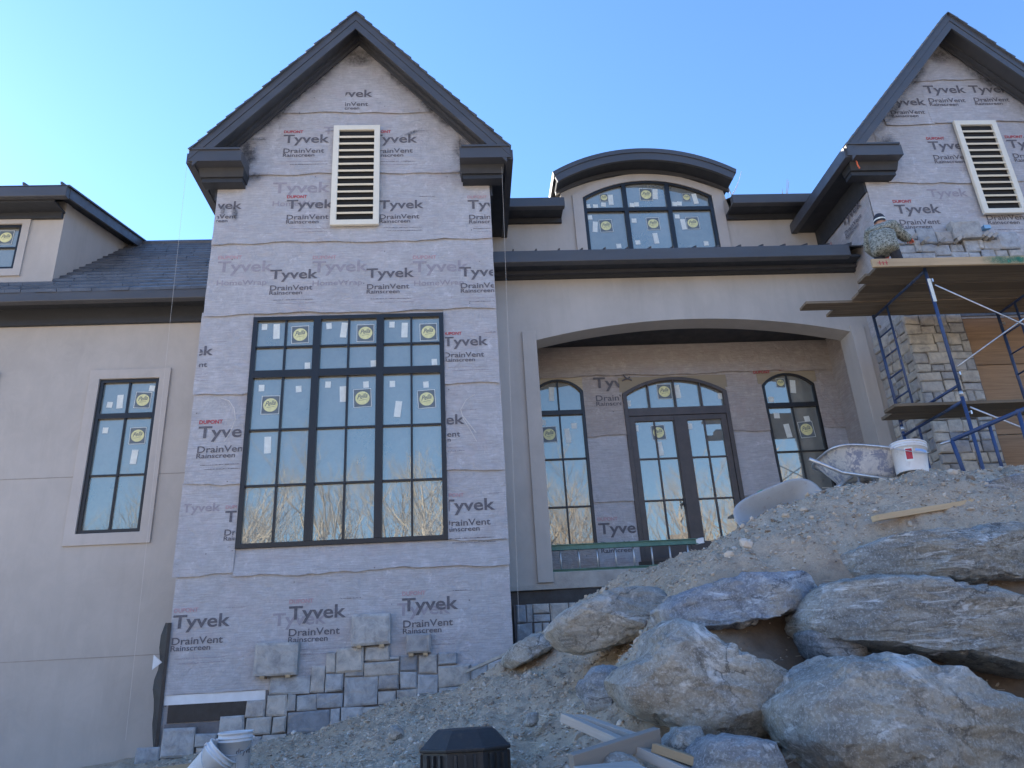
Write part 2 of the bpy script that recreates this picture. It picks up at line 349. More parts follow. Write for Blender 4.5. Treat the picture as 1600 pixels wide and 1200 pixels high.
def height(x, y):
    x = np.atleast_1d(np.asarray(x, float)); y = np.atleast_1d(np.asarray(y, float))
    r2 = (x[:, None]-_P[None, :, 0])**2+(y[:, None]-_P[None, :, 1])**2
    z = _tps(r2)@_w[:_n]+_w[_n]+_w[_n+1]*x+_w[_n+2]*y
    # beyond the surveyed plot the ground runs out level
    far = np.clip((np.maximum(np.maximum(np.abs(x-1)-9.5, 0), np.maximum(.5-y, 0)))/4, 0, 1)
    base = np.where(x > 0, .3, 0.)*np.clip((y+5)/10, 0, 1)
    return z*(1-far)+base*far
def hz(x, y): return float(height(x, y)[0])

# ------------------------------------------------------------------ house
house = thing('house', 'grey stucco house under construction with two dark-trimmed gables and grey house wrap', 'house', (0, 11, 0))
HL = Vector((0, 11, 0))
def hb(mb, name, mat, parent=None, **k):
    """build a part of the house; parts keep world coordinates through the root offset"""
    o = mb.build(name, mat, None, **k)
    o.parent = parent or house
    if parent is None: o.matrix_parent_inverse = Matrix.Translation(-HL)
    else: o.matrix_parent_inverse = Matrix.Identity(4)
    return o
def wallcols(mb, xs, bot, top, openings, y0, y1):
    """wall slab between y0 (front) and y1 with openings (ox0, ox1, oz0, topfunc); bot/top are functions of x"""
    br = set(xs)
    for a, b, z, t in openings:
        br |= {a+(b-a)*i/24 for i in range(25)}
    br = sorted(br)
    for a, b in zip(br[:-1], br[1:]):
        if b-a < 1e-6: continue
        m = (a+b)/2; cells = []; op = [o for o in openings if o[0]-1e-6 <= a and b <= o[1]+1e-6]
        if op:
            o = op[0]; cells = [(bot(a), bot(b), o[2], o[2]), (o[3](a), o[3](b), top(a), top(b))]
        else: cells = [(bot(a), bot(b), top(a), top(b))]
        for c in cells:
            if c[2]-c[0] < 1e-5 and c[3]-c[1] < 1e-5: continue
            mb.add([(a,y0,c[0]),(b,y0,c[1]),(b,y0,c[3]),(a,y0,c[2]),(a,y1,c[0]),(b,y1,c[1]),(b,y1,c[3]),(a,y1,c[2])],
                   [(0,1,2,3),(7,6,5,4),(0,4,5,1),(3,2,6,7)])
    for x in (br[0], br[-1]): mb.add([(x,y0,bot(x)),(x,y1,bot(x)),(x,y1,top(x)),(x,y0,top(x))], [(0,1,2,3)])
    for a, b, z, t in openings:
        for x in (a, b): mb.add([(x,y0,z),(x,y1,z),(x,y1,t(x)),(x,y0,t(x))], [(0,1,2,3)])
    return mb
def arcf(x0, x1, zs, rise):
    if rise <= 0: return lambda x: zs
    a = (x1-x0)/2; r = (a*a+rise*rise)/(2*rise); cx = (x0+x1)/2; cz = zs+rise-r
    return lambda x: cz+math.sqrt(max(0, r*r-(x-cx)**2))
K = lambda z: (lambda x: z)

# --- text
_txt = {}
def text_geo(s, bold=0., shear=0.):
    k = (s, bold, shear)
    if k not in _txt:
        cu = bpy.data.curves.new('t', 'FONT'); cu.body = s; cu.offset = bold; cu.shear = shear; cu.resolution_u = 3; cu.fill_mode = 'FRONT'
        o = bpy.data.objects.new('t', cu); COL.objects.link(o)
        me = o.to_mesh(); v = np.array([tuple(x.co) for x in me.vertices]); f = [tuple(p.vertices) for p in me.polygons]
        o.to_mesh_clear(); bpy.data.objects.remove(o); bpy.data.curves.remove(cu)
        v[:, 0] -= v[:, 0].min(); _txt[k] = (v[:, :2], f)
    return _txt[k]
def put_text(mb, s, x, z, width, bold=0., shear=0., mat=0, place=None, hscale=1.):
    v, f = text_geo(s, bold, shear); sc = width/v[:, 0].max(); mb.cur = mat
    mb.add([place(x+a*sc, z+b*sc*hscale) for a, b in v], f); mb.cur = 0
def clip_obj(o, planes):
    bm = bmesh.new(); bm.from_mesh(o.data)
    for co, no in planes:
        bmesh.ops.bisect_plane(bm, geom=bm.verts[:]+bm.edges[:]+bm.faces[:], plane_co=co, plane_no=no, clear_outer=True)
    bm.to_mesh(o.data); bm.free()
def logo(parent, x, z, w, Yf, clip=None, red=2, faint=False, lines=True, only=None, place=None, dv=True):
    """printed wrap logo, one object per word; x,z = left end and baseline of the big word, w its width"""
    sf = SURF.get(parent.name); lift = .0035 if faint else .006
    pl = place or ((lambda a, b: (a, sf(a, b)-lift, b)) if sf else (lambda a, b: (a, Yf, b))); ink = M['ink_faint'] if faint else M['ink']
    pls = []
    if clip:
        for i, no, ax in ((0, (-1,0,0), 0), (1, (1,0,0), 0), (2, (0,0,-1), 2), (3, (0,0,1), 2)):
            if len(clip) > i and clip[i] is not None: co = [0, 0, 0]; co[ax] = clip[i]; pls.append((tuple(co), no))
    def emit(mb, mat, name='printed_word'):
        o = hb(mb, name, mat, parent)
        if pls: clip_obj(o, pls)
        if not o.data.polygons: bpy.data.objects.remove(o)
    def word(s_, dx, dz, wd, bold, mat, hs=1.):
        mb = MB(); put_text(mb, s_, x+dx*w, z+dz*w, wd*w, bold, 0, 0, pl, hs); emit(mb, mat)
    def fine(dz, a, b):
        """a line of print too small to read: one uneven strip"""
        mb = MB(); q = a; up_, lo_ = [], []
        while q < b:
            h = random.uniform(.002, .013)*w; l = random.uniform(.008, .02); up_ += [pl(x+q*w, z+dz*w+h), pl(x+(q+l)*w, z+dz*w+h)]; lo_ += [pl(x+q*w, z+dz*w), pl(x+(q+l)*w, z+dz*w)]; q += l
        n = len(up_); mb.add(lo_+up_, [(i, i+1, n+i+1, n+i) for i in range(n-1)]); emit(mb, M['ink_faint'] if random.random() < .5 else ink, 'fine_print')
    word(only or 'Tyvek', 0, 0, (len(only)/5 if only else 1), .018, ink, .80)
    if dv:
        word('HomeWrap' if faint else 'DrainVent', .02, -.28, .88, .012, ink, .82)
        if not faint: word('Rainscreen', .015, -.385, .68, .012, ink, .82)
    if red: word('DUPONT', 0, .27, .42, .025, M['ink_red'] if red == 2 else M['ink_redfaint'], 1.0)
    if lines and not faint:
        fine(-.52, .1, .95); fine(-.60, .18, .98); fine(.31, .9, 1.25)
def local(parent_obj): pass

# --- parts are built in world coordinates; a part's children share its space
SURF = {}
def sheet(name, x0, x1, z0, z1, Yw, mat, topf=None, tilt=.026, seed=0, wav=.026, parent=None, xl=None):
    """one lapped course of house wrap: bottom edge proud and wavy, top tucked under the next"""
    rng = random.Random(seed); nx = max(6, int((x1-x0)/.09)); nz = max(4, int((z1-z0)/.12)); mb = MB(); th = .004
    ph = [rng.uniform(0, 6.3) for _ in range(5)]
    fr = []
    for j in range(nz+1):
        t = j/nz
        for i in range(nx+1):
            u = i/nx; x = x0+(x1-x0)*u
            tz = topf(x) if topf else z1
            z = z0+(tz-z0)*t
            if t < .2: z += wav*(1-t/.2)*(math.sin(x*2.3+ph[0])*.6+math.sin(x*7.1+ph[1])*.4+mnoise.noise((x*6, seed, 0))*.7)
            if i in (0, nx): x += .008*mnoise.noise((seed, z*9, 1.7))*(1 if t > .02 else 0)
            y = Yw-.006-tilt*(1-t)**1.5-.005*(1+mnoise.noise((x*1.7+seed, z*2.3, 3.1)))-.004*abs(mnoise.noise((x*5, z*6, seed)))*(1-t)
            fr.append((x, y, z))
    W1 = nx+1
    fs = [(j*W1+i, j*W1+i+1, (j+1)*W1+i+1, (j+1)*W1+i) for j in range(nz) for i in range(nx)]
    b = len(fr); back = [(x, y+th, z) for x, y, z in fr]
    rim = [(i, i+1) for i in range(nx)]+[(nz*W1+i, nz*W1+i+1) for i in range(nx)]+[(j*W1, (j+1)*W1) for j in range(nz)]+[(j*W1+nx, (j+1)*W1+nx) for j in range(nz)]
    mb.add(fr+back, fs+[(p, q, b+q, b+p) for p, q in rim])
    o = hb(mb, name, mat, parent, smooth=False)
    def surf(x, z):
        tz = topf(x) if topf else z1; t = min(1, max(0, (z-z0)/(tz-z0)))
        return Yw-.006-tilt*(1-t)**1.5-.005*(1+mnoise.noise((x*1.7+seed, z*2.3, 3.1)))-.004*abs(mnoise.noise((x*5, z*6, seed)))*(1-t)
    SURF[o.name] = surf
    return o

random.seed(5)
TX0, TX1, TXC = -4.08, .56, -1.755
def rake(c, ztop, slope=1.15): return lambda x: ztop-slope*abs(x-c)
# === left gable tower
big = (-3.30, -.29, 3.58, 7.24)
mb = wallcols(MB(), [TX0, TXC, TX1], K(.2), rake(TXC, 13.07), [(big[0], big[1], big[2], K(big[3]))], 11.0, 11.25)
mb.box(TX0, TX0+.2, 11.25, 13.6, .2, 10.2); mb.box(TX1-.2, TX1, 11.25, 13.6, .2, 10.2)
tower = hb(mb, 'tower_wall', M['wrap'])
SH = []
SH.append(sheet('wrap_sheet', -3.15, -.36, 11.33, 13, 11.0, M['wrap'], rake(TXC, 13.02), seed=1))
SH.append(sheet('wrap_sheet', TX0+.5, TX1-.5, 10.0, 11.36, 11.0, M['wrap'], lambda x: min(11.37, rake(TXC, 13.02)(x)), seed=2))
SH.append(sheet('wrap_sheet', TX0-.005, TX1+.005, 8.62, 10.06, 11.0, M['wrap'], seed=3))
SH.append(sheet('wrap_sheet', TX0-.01, TX1+.01, 7.30, 8.66, 11.0, M['wrap'], seed=4))
SH.append(sheet('wrap_sheet', TX0-.04, big[0], 5.93, 7.36, 11.0, M['wrap'], seed=5))
SH.append(sheet('wrap_sheet', TX0-.03, big[0], 4.53, 5.97, 11.0, M['wrap'], seed=6))
SH.append(sheet('wrap_sheet', TX0-.05, big[0], 3.24, 4.57, 11.0, M['wrap'], seed=7))
SH.append(sheet('wrap_sheet', big[1], TX1+.01, 5.99, 7.36, 11.0, M['wrap'], seed=8))
SH.append(sheet('wrap_sheet', big[1], TX1+.02, 4.60, 6.03, 11.0, M['wrap'], seed=9))
SH.append(sheet('wrap_sheet', big[0], TX1+.02, 3.20, 3.59, 11.0, M['wrap'], seed=10, tilt=.03))
SH.append(sheet('wrap_sheet', big[1], TX1+.02, 3.56, 4.64, 11.0, M['wrap'], seed=12))
SH.append(sheet('wrap_sheet', TX0-.0, TX1+.01, 1.70, 3.26, 11.0, M['wrap'], seed=11, wav=.01))
hb(MB().box(-4.06, -2.75, 10.975, 10.99, 1.58, 1.70), 'white_flashing', M['white_flash'])
hb(MB().box(-4.0, -2.75, 10.982, 10.996, 1.36, 1.58), 'membrane_strip', M['membrane'])
# black corner membrane hanging loose at the foot of the tower
mb = MB(); zs = np.linspace(.5, 2.62, 16); L = []
for i, z in enumerate(zs):
    w = .13+.03*math.sin(z*4.1)+.02*math.sin(z*11); L += [(-4.06, 10.955, z), (-4.1, 10.95, z), (-4.1-w, 11.12+.04*math.sin(z*7), z+.03*math.sin(z*5))]
mb.add(L, [(i*3+k, i*3+k+1, i*3+k+4, i*3+k+3) for i in range(15) for k in range(2)])
o = hb(mb, 'corner_membrane', M['membrane']); s = o.modifiers.new('thick', 'SOLIDIFY'); s.thickness = .008
hb(MB().prism([(-4.27,2.03),(-4.15,2.12),(-4.27,2.22)], 11.0, 11.01), 'paper_flap', M['white_flash'])

def pxlogo(sh, x, y, w, clip=None, Y=10.955, **k):
    """logo by survey point of the big word's lower left corner and its width in photo pixels"""
    p = at(x, y, Y); ww = at(x+w, y, Y).x-p.x
    return logo(sh, p.x, p.z, ww, Y, clip, **k)
wl, wr = big[0]-.02, big[1]+.02
e0, e1 = TX0+.01, TX1-.01
pxlogo(SH[0], 516, 151, 66, (-1.98, None, 11.36), red=0, lines=False)
pxlogo(SH[1], 442, 222, 72, None, red=2); pxlogo(SH[1], 580, 222, 72, (-2.0, None), red=2)
pxlogo(SH[1], 505, 208, 64, (None, None), red=0, faint=True, dv=False)
pxlogo(SH[2], 447, 325, 74); pxlogo(SH[2], 592, 325, 70, red=0); pxlogo(SH[2], 731, 325, 72, (None, e1), red=3); pxlogo(SH[2], 311, 326, 66, (e0+.02, None), red=0, lines=False)
pxlogo(SH[2], 425, 300, 90, None, red=0, faint=True)
pxlogo(SH[3], 421, 435, 75, red=0); pxlogo(SH[3], 572, 433, 75, red=0); pxlogo(SH[3], 718, 431, 76, (None, e1), red=0)
for fx in (338, 487, 645): pxlogo(SH[3], fx, 424, 88, (e0, e1), red=3, faint=True)
pxlogo(SH[4], 258, 556, 74, (e0-.02, wl), red=0)
pxlogo(SH[5], 308, 684, 88, (e0-.03, wl), red=2)
pxlogo(SH[6], 350, 815, 78, (e0, wl), red=3); pxlogo(SH[6], 283, 800, 60, (e0, wl), red=0, faint=True, dv=False)
pxlogo(SH[7], 692, 540, 71, (wr, e1), red=2)
pxlogo(SH[8], 652, 664, 74, (wr, e1), red=0)
pxlogo(SH[10], 690, 799, 84, (wr, e1), red=3)
pxlogo(SH[11], 268, 982, 90, (e0, None), red=3); pxlogo(SH[11], 450, 968, 90, red=3); pxlogo(SH[11], 628, 955, 88, red=3)
pxlogo(SH[11], 425, 978, 84, None, red=0, faint=True, dv=False); pxlogo(SH[11], 620, 962, 84, None, red=0, faint=True, dv=False)
# grime smudges rubbed on the wrap below the eaves, loose wires
def wire(pts, r=.006, mat='string'):
    hb(MB().tube(pts, r, 6), 'loose_wire', M[mat])
wire([at(x, y, 10.93) for x, y in ((345,622),(358,626),(366,638),(368,655),(360,675),(350,690))])
wire([at(x, y, 10.93) for x, y in ((742,616),(728,625),(720,640),(724,655),(735,672),(745,690))]); wire([at(x, y, 10.93) for x, y in ((722,648),(733,662),(744,676))])

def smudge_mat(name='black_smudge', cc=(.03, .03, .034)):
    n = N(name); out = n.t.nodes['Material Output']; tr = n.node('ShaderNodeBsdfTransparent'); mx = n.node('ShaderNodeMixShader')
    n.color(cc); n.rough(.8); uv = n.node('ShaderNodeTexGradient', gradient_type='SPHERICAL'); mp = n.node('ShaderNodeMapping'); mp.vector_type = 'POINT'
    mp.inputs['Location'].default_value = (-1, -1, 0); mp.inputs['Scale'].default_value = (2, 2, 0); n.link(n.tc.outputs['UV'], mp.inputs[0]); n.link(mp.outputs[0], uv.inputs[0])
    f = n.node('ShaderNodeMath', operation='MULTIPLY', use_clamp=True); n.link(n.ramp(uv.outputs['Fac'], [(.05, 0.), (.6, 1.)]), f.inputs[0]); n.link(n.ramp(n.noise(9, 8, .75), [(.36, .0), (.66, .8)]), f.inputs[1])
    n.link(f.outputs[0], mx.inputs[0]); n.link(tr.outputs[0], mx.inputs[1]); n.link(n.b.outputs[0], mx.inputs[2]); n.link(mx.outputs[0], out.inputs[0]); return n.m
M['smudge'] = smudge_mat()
def smudge(sh, x, z, w, h, rot=0., Y=10.948, mat='smudge', nm='tar_smudge'):
    c_, s_ = math.cos(rot), math.sin(rot)
    mb = MB().add([(x+a*w/2*c_-b*h/2*s_, Y, z+a*w/2*s_+b*h/2*c_) for a, b in ((-1,-1),(1,-1),(1,1),(-1,1))], [(0,1,2,3)])
    o = hb(mb, nm, M[mat], sh); u = o.data.uv_layers.new(name='UVMap')
    for l, q in zip(o.data.loops, ((0,0),(1,0),(1,1),(0,1))):
        u.data[l.index].uv = ((0,0),(1,0),(1,1),(0,1))[l.vertex_index]
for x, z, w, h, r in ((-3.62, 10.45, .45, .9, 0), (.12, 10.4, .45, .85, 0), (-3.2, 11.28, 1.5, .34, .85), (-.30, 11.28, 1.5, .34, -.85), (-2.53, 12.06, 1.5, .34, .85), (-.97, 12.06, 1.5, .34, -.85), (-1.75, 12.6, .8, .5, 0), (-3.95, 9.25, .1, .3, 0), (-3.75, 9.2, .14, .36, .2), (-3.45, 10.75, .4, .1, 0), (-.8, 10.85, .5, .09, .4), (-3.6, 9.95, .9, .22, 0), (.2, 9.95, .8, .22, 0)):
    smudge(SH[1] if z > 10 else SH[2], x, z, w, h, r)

# --- roof trim of a gable
def gable(c, zp, half, y0, yb, wx0, wx1, slope, side_len):
    """rake fascia, soffit, frieze, eave returns, side eaves and slates of one gable roof"""
    ze = zp-slope*half; fh = .36
    out = []
    # roof deck
    for s in (-1, 1):
        e = c+s*half
        mb = MB().add([(c,y0+.02,zp-.005),(e,y0+.02,ze-.005),(e,yb,ze-.005),(c,yb,zp-.005),(c,y0+.02,zp-.12),(e,y0+.02,ze-.12),(e,yb,ze-.12),(c,yb,zp-.12)],
                      [(0,1,2,3),(4,7,6,5),(0,4,5,1),(1,5,6,2),(2,6,7,3)])
        hb(mb, 'roof_deck', M['soffit'])
        mb = MB(); n = int(half*math.hypot(1, slope)/.21)
        for i in range(n):
            a, b = i/n, (i+1)/n
            xa, xb = e+(c-e)*a, e+(c-e)*b; za, zb = ze+(zp-ze)*a, ze+(zp-ze)*b
            nx, nz = s*slope/math.hypot(1, slope), 1/math.hypot(1, slope)
            j = random.uniform(-.012, .012)
            mb.add([(xa+nx*.035,y0-.05+j,za+nz*.035),(xb+nx*.012,y0-.05+j,zb+nz*.012),(xb+nx*.012,yb,zb+nz*.012),(xa+nx*.035,yb,za+nz*.035),
                    (xa,y0-.05+j,za),(xb,y0-.05+j,zb),(xb,yb,zb),(xa,yb,za)], [(0,1,2,3),(4,7,6,5),(0,4,5,1),(1,5,6,2),(2,6,7,3),(3,7,4,0)])
        tag(hb(mb, 'roof_slates', M['slate']), kind='stuff')
    # rake fascia: stepped face boards, mitred at the ridge
    def band(name, off, h, ya, yb2, hw, mat='trim'):
        lo = lambda x: zp-off-h-slope*abs(x-c); hi = lambda x: zp-off-slope*abs(x-c)
        a, b = c-hw, c+hw
        poly = [(a, hi(a)), (c, hi(c)), (b, hi(b)), (b, lo(b)), (c, lo(c)), (a, lo(a))]
        mbb = MB(); mbb.add([(x, ya, z) for x, z in poly]+[(x, yb2, z) for x, z in poly],
               [(0,1,4,5),(1,2,3,4),(11,10,7,6),(10,9,8,7),(0,6,7,1),(1,7,8,2),(5,4,10,11),(4,3,9,10),(0,5,11,6),(2,8,9,3)])
        return hb(mbb, name, M[mat])
    band('rake_fascia', .0, .17, y0-.012, y0+.03, half)
    band('rake_fascia', .175, fh-.175, y0+.0, y0+.035, half-.06)
    band('rake_soffit', .13, .02, y0+.035, 11.0, half-.1)
    band('rake_moulding', .15, .07, 10.84, 10.92, half-.3)
    band('frieze_board', .15, .15, 10.92, 10.955, half-.4)
    # eave returns: capped boxes wrapping each corner
    for s, wx in ((-1, wx0), (1, wx1)):
        e = c+s*half; inn = wx-s*.50
        xa, xb = min(e, inn), max(e, inn)
        hb(MB().box(xa-.01*(s<0), xb+.01*(s>0), y0-.004, 10.99, ze-.20, ze+.015), 'eave_return', M['trim'])
        hb(MB().box(xa+(.03 if s > 0 else -.0), xb-(.03 if s < 0 else 0), y0-.03, 10.99, ze+.015, ze+.05), 'return_cap', M['trim'])
        # tapered bed moulding under the return
        a0, b0 = (xa+.1, xb-.0) if s < 0 else (xa, xb-.1)
        hb(MB().add([(a0,y0+.18,ze-.2),(b0,y0+.18,ze-.2),(b0,10.99,ze-.2),(a0,10.99,ze-.2),(a0+.02,10.74,ze-.34),(b0-.02,10.74,ze-.34),(b0-.02,10.99,ze-.34),(a0+.02,10.99,ze-.34)],
               [(0,1,2,3),(7,6,5,4),(0,4,5,1),(1,5,6,2),(2,6,7,3),(3,7,4,0)]), 'bed_moulding', M['soffit'])
        hb(MB().box(a0+.04, b0-.04, 10.78, 10.985, ze-.42, ze-.34), 'bed_moulding', M['soffit'])
        # side eave: gutter, soffit and frieze running back
        g0, g1 = (e-.05, e+.07) if s < 0 else (e-.07, e+.05)
        hb(MB().box(g0, g1, y0+.03, side_len, ze-.22, ze-.02), 'side_gutter', M['trim'])
        w0, w1 = sorted((e, wx+s*.004))
        hb(MB().box(w0, w1, 10.99, side_len, ze-.20, ze-.16), 'side_soffit', M['soffit'])
        f0, f1 = sorted((wx+s*.05, wx+s*.003))
        hb(MB().box(f0, f1, 11.0, side_len, ze-.62, ze-.2), 'side_frieze', M['soffit'])
    ridge = hb(MB().tube([(c, y0+.1, zp+.0), (c, yb, zp+.0)], .04, 8), 'ridge_cap', M['slate'])
gable(TXC, 13.21, 2.675, 10.5, 16.5, TX0, TX1, 1.15, 13.2)

def louver(x0, x1, z0, z1, Y):
    o = hb(MB().ring([(x0,z0),(x1,z0),(x1,z1),(x0,z1)], [(x0+.1,z0+.1),(x1-.1,z0+.1),(x1-.1,z1-.1),(x0+.1,z1-.1)], Y-.07, Y-.01), 'louver_vent', M['louver'], bevel=.006)
    tag(o, 'tall cream louver vent')
    hb(MB().box(x0+.1, x1-.1, Y-.022, Y-.014, z0+.1, z1-.1), 'vent_backing', M['dark'], o)
    n = 13; zz = np.linspace(z0+.1, z1-.1, n+1)
    for z in zz[1:-1]:
        hb(MB().obox(((x0+x1)/2, Y-.045, z), ((x1-x0)/2-.1, 0, 0), (0, .022, .012), (0, .008, -.014)), 'slat', M['louver'], o)
    return o
louver(-2.15, -1.335, 8.90, 10.98, 10.955)

# --- windows
def window(name, x0, x1, z0, zs, rise, Y, vbars, hbars, frame=.06, mat='black_frame', glass='glass', depth=.07, label=None, tiltamp=.006):
    """vbars/hbars: (position, width); glass in every cell; Y is the front face of the frame"""
    top = arcf(x0, x1, zs, rise); ti = arcf(x0+frame, x1-frame, zs-frame*.35 if rise else zs-frame, rise-frame*.4 if rise else 0)
    def outl(a, b, z, t):
        n = 20 if rise else 1
        return [(a, z), (b, z)]+[(b+(a-b)*i/n, t(b+(a-b)*i/n)) for i in range(n+1)]
    win = hb(MB().ring(outl(x0, x1, z0, top), outl(x0+frame, x1-frame, z0+frame, ti), Y, Y+depth), name, M[mat], bevel=.004)
    if label: tag(win, label)
    for x, w in vbars:
        a, b = (z0+frame, ti(x)+.01)
        if isinstance(w, tuple): w, a, b = w
        big_ = w > .05
        hb(MB().box(x-w/2, x+w/2, Y+(-.004 if big_ else .012), Y+depth-.01, a, b), 'mullion' if big_ else 'muntin', M[mat], win)
    for z, w in hbars:
        a, b = x0+frame, x1-frame
        if isinstance(w, tuple): w, a, b = w
        big_ = w > .05
        hb(MB().box(a, b, Y+(-.001 if big_ else .015), Y+depth-.013, z-w/2, z+w/2), 'mullion' if big_ else 'muntin', M[mat], win)
    return win
def panes(win, xs, zs, Y, top=None, glass='glass', amp=.005):
    """one glass pane per cell; top = arch function for the uppermost row"""
    for j in range(len(zs)-1):
        for i in range(len(xs)-1):
            a, b, lo, hi = xs[i], xs[i+1], zs[j], zs[j+1]; last = j == len(zs)-2 and top
            n = 8 if last else 1
            poly = [(a, lo), (b, lo)]+[(b+(a-b)*k/n, top(b+(a-b)*k/n)-.02 if last else hi) for k in range(n+1)]
            ta, tb = random.uniform(-amp, amp), random.uniform(-amp, amp); cx, cz = (a+b)/2, (lo+hi)/2
            mb = MB(); m = len(poly)
            vs = [(x, Y+ta*(x-cx)+tb*(z-cz), z) for x, z in poly]
            mb.add(vs, [tuple(range(m))])
            hb(mb, 'pane', M[glass], win)
def sticker_round(win, px, py, Y, d=.3, faint=False):
    p = at(px, py, Y); h = d/2; mb = MB(); rz = random.uniform(-.06, .06)
    def pl(a, b, dy=0): return (p.x+a*math.cos(rz)-b*math.sin(rz), Y-dy, p.z+a*math.sin(rz)+b*math.cos(rz))
    mb.cur = 1; mb.add([pl(-h,-h*1.1), pl(h,-h*1.1), pl(h,h*1.1), pl(-h,h*1.1)], [(0,1,2,3)])
    mb.cur = 2
    for a0, a1, b0, b1 in ((-h,h,-h*1.1,-h*1.04),(-h,h,h*1.04,h*1.1),(-h,-h*.94,-h*1.04,h*1.04),(h*.94,h,-h*1.04,h*1.04)):
        mb.add([pl(a0,b0,.0012), pl(a1,b0,.0012), pl(a1,b1,.0012), pl(a0,b1,.0012)], [(0,1,2,3)])
    mb.cur = 0; n = 28
    mb.add([pl(h*.8*math.cos(2*math.pi*k/n), h*.8*math.sin(2*math.pi*k/n), .0015) for k in range(n)], [tuple(range(n))])
    v, f = text_geo('Pella', .012, .35); sc = h*1.15/v[:, 0].max(); mb.cur = 1
    mb.add([pl(-h*.58+a*sc, -h*.14+a*sc*.16+b*sc*1.25, .003) for a, b in v], f)
    mb.add([pl(-h*.4, -h*.32, .003), pl(h*.45, -h*.2, .003), pl(h*.45, -h*.17, .003), pl(-h*.4, -h*.28, .003)], [(0,1,2,3)])
    hb(mb, 'round_sticker', [M['sticker_yellow'], M['sticker_dark'], M['sticker_white']], win)
def sticker_white(win, px, py, Y, w, h, rz=None):
    p = at(px, py, Y); rz = random.uniform(-.12, .12) if rz is None else rz; mb = MB(); c, s = math.cos(rz), math.sin(rz)
    mb.add([(p.x+a*c-b*s, Y, p.z+a*s+b*c) for a, b in ((-w/2,-h/2),(w/2,-h/2),(w/2,h/2),(-w/2,h/2))], [(0,1,2,3)])
    hb(mb, 'paper_label', M['sticker_white'], win)

# big tower window: three units, transom row above
bx0, bx1, bz0, bz1 = big; GY = 11.0
m1, m2 = bx0+(bx1-bx0)/3+.005, bx0+2*(bx1-bx0)/3-.005; tz = 6.25
cx = [(bx0+m1)/2+.012, (m1+m2)/2, (m2+bx1)/2-.012]
w = window('window', bx0, bx1, bz0, bz1, 0, 10.95, [(m1, .115), (m2, .115)]+[(x, .03) for x in cx], [(tz, .12), (6.713, .03), (5.344, .03), (4.486, .03)], .07, label='tall black window of three units with a transom row')
panes(w, [bx0+.03, cx[0], m1, cx[1], m2, cx[2], bx1-.03], [bz0+.03, 4.486, 5.344, tz, 6.713, bz1-.03], GY)
c5 = lambda x, y: (300+x/3.2, 350+y/3.2)
for q in ((541,553),(867,545),(1182,540),(392,905),(852,870),(1173,875)): sticker_round(w, *c5(*q), GY-.004, .275)
for x, y, t in ((363,515,0),(423,537,1),(685,510,0),(760,530,1),(1000,503,0),(1063,530,1),(577,708,0),(907,697,0),(1212,690,0),(348,820,0),(533,825,0),(680,803,0),(755,850,1),(870,803,0),(1002,800,0),(1170,803,0),(1030,925,1),(378,1105,1)):
    sticker_white(w, *c5(x, y), GY-.003, .10 if t else .085, .26 if t else .105)
# === left wing
LY = 12.0
lw = (-6.045, -5.075, 4.10, 6.68)
mb = wallcols(MB(), [-15, TX0+.3], K(-.2), K(8.15), [(lw[0], lw[1], lw[2], K(lw[3]))], LY, LY+.3)
hb(mb, 'left_wing_wall', M['stucco'])
hb(MB().ring([(-6.215,3.92),(-4.90,3.92),(-4.90,6.85),(-6.215,6.85)], [(lw[0],lw[2]),(lw[1],lw[2]),(lw[1],lw[3]),(lw[0],lw[3])], LY-.035, LY-.001), 'window_surround', M['stucco_trim'], bevel=.006)
hb(MB().ring([(-9.3,3.92),(-7.68,3.92),(-7.68,6.85),(-9.3,6.85)], [(-9.13,4.1),(-7.85,4.1),(-7.85,6.68),(-9.13,6.68)], LY-.035, LY-.001), 'window_surround', M['stucco_trim'])
for z in (5.02, 2.28):   # stucco control joints
    for a, b in ((-15, -6.22), (-4.9, TX0+.3)) if z > 4 else ((-15, TX0+.3),):
        hb(MB().box(a, b, LY-.004, LY+.002, z-.006, z+.006), 'control_joint', M['joint'])
lcx = (lw[0]+lw[1])/2
w = window('window', *lw[:2], lw[2], lw[3], 0, LY-.0, [(lcx, .028)], [(6.03, .09), (5.03, .028)], .06, label='narrow black window in left stucco wall')
panes(w, [lw[0]+.03, lcx, lw[1]-.03], [lw[2]+.03, 5.03, 6.03, lw[3]-.03], LY+.045)
cL = lambda x, y: (x/4, 550+y/4)
for q in ((893,300),(860,523)): sticker_round(w, *cL(*q), LY+.04, .26)
for x, y, t in ((750,310,1),(685,330,0),(950,227,0),(658,490,0),(838,655,1)): sticker_white(w, *cL(x, y), LY+.041, .1 if t else .09, .24 if t else .1)
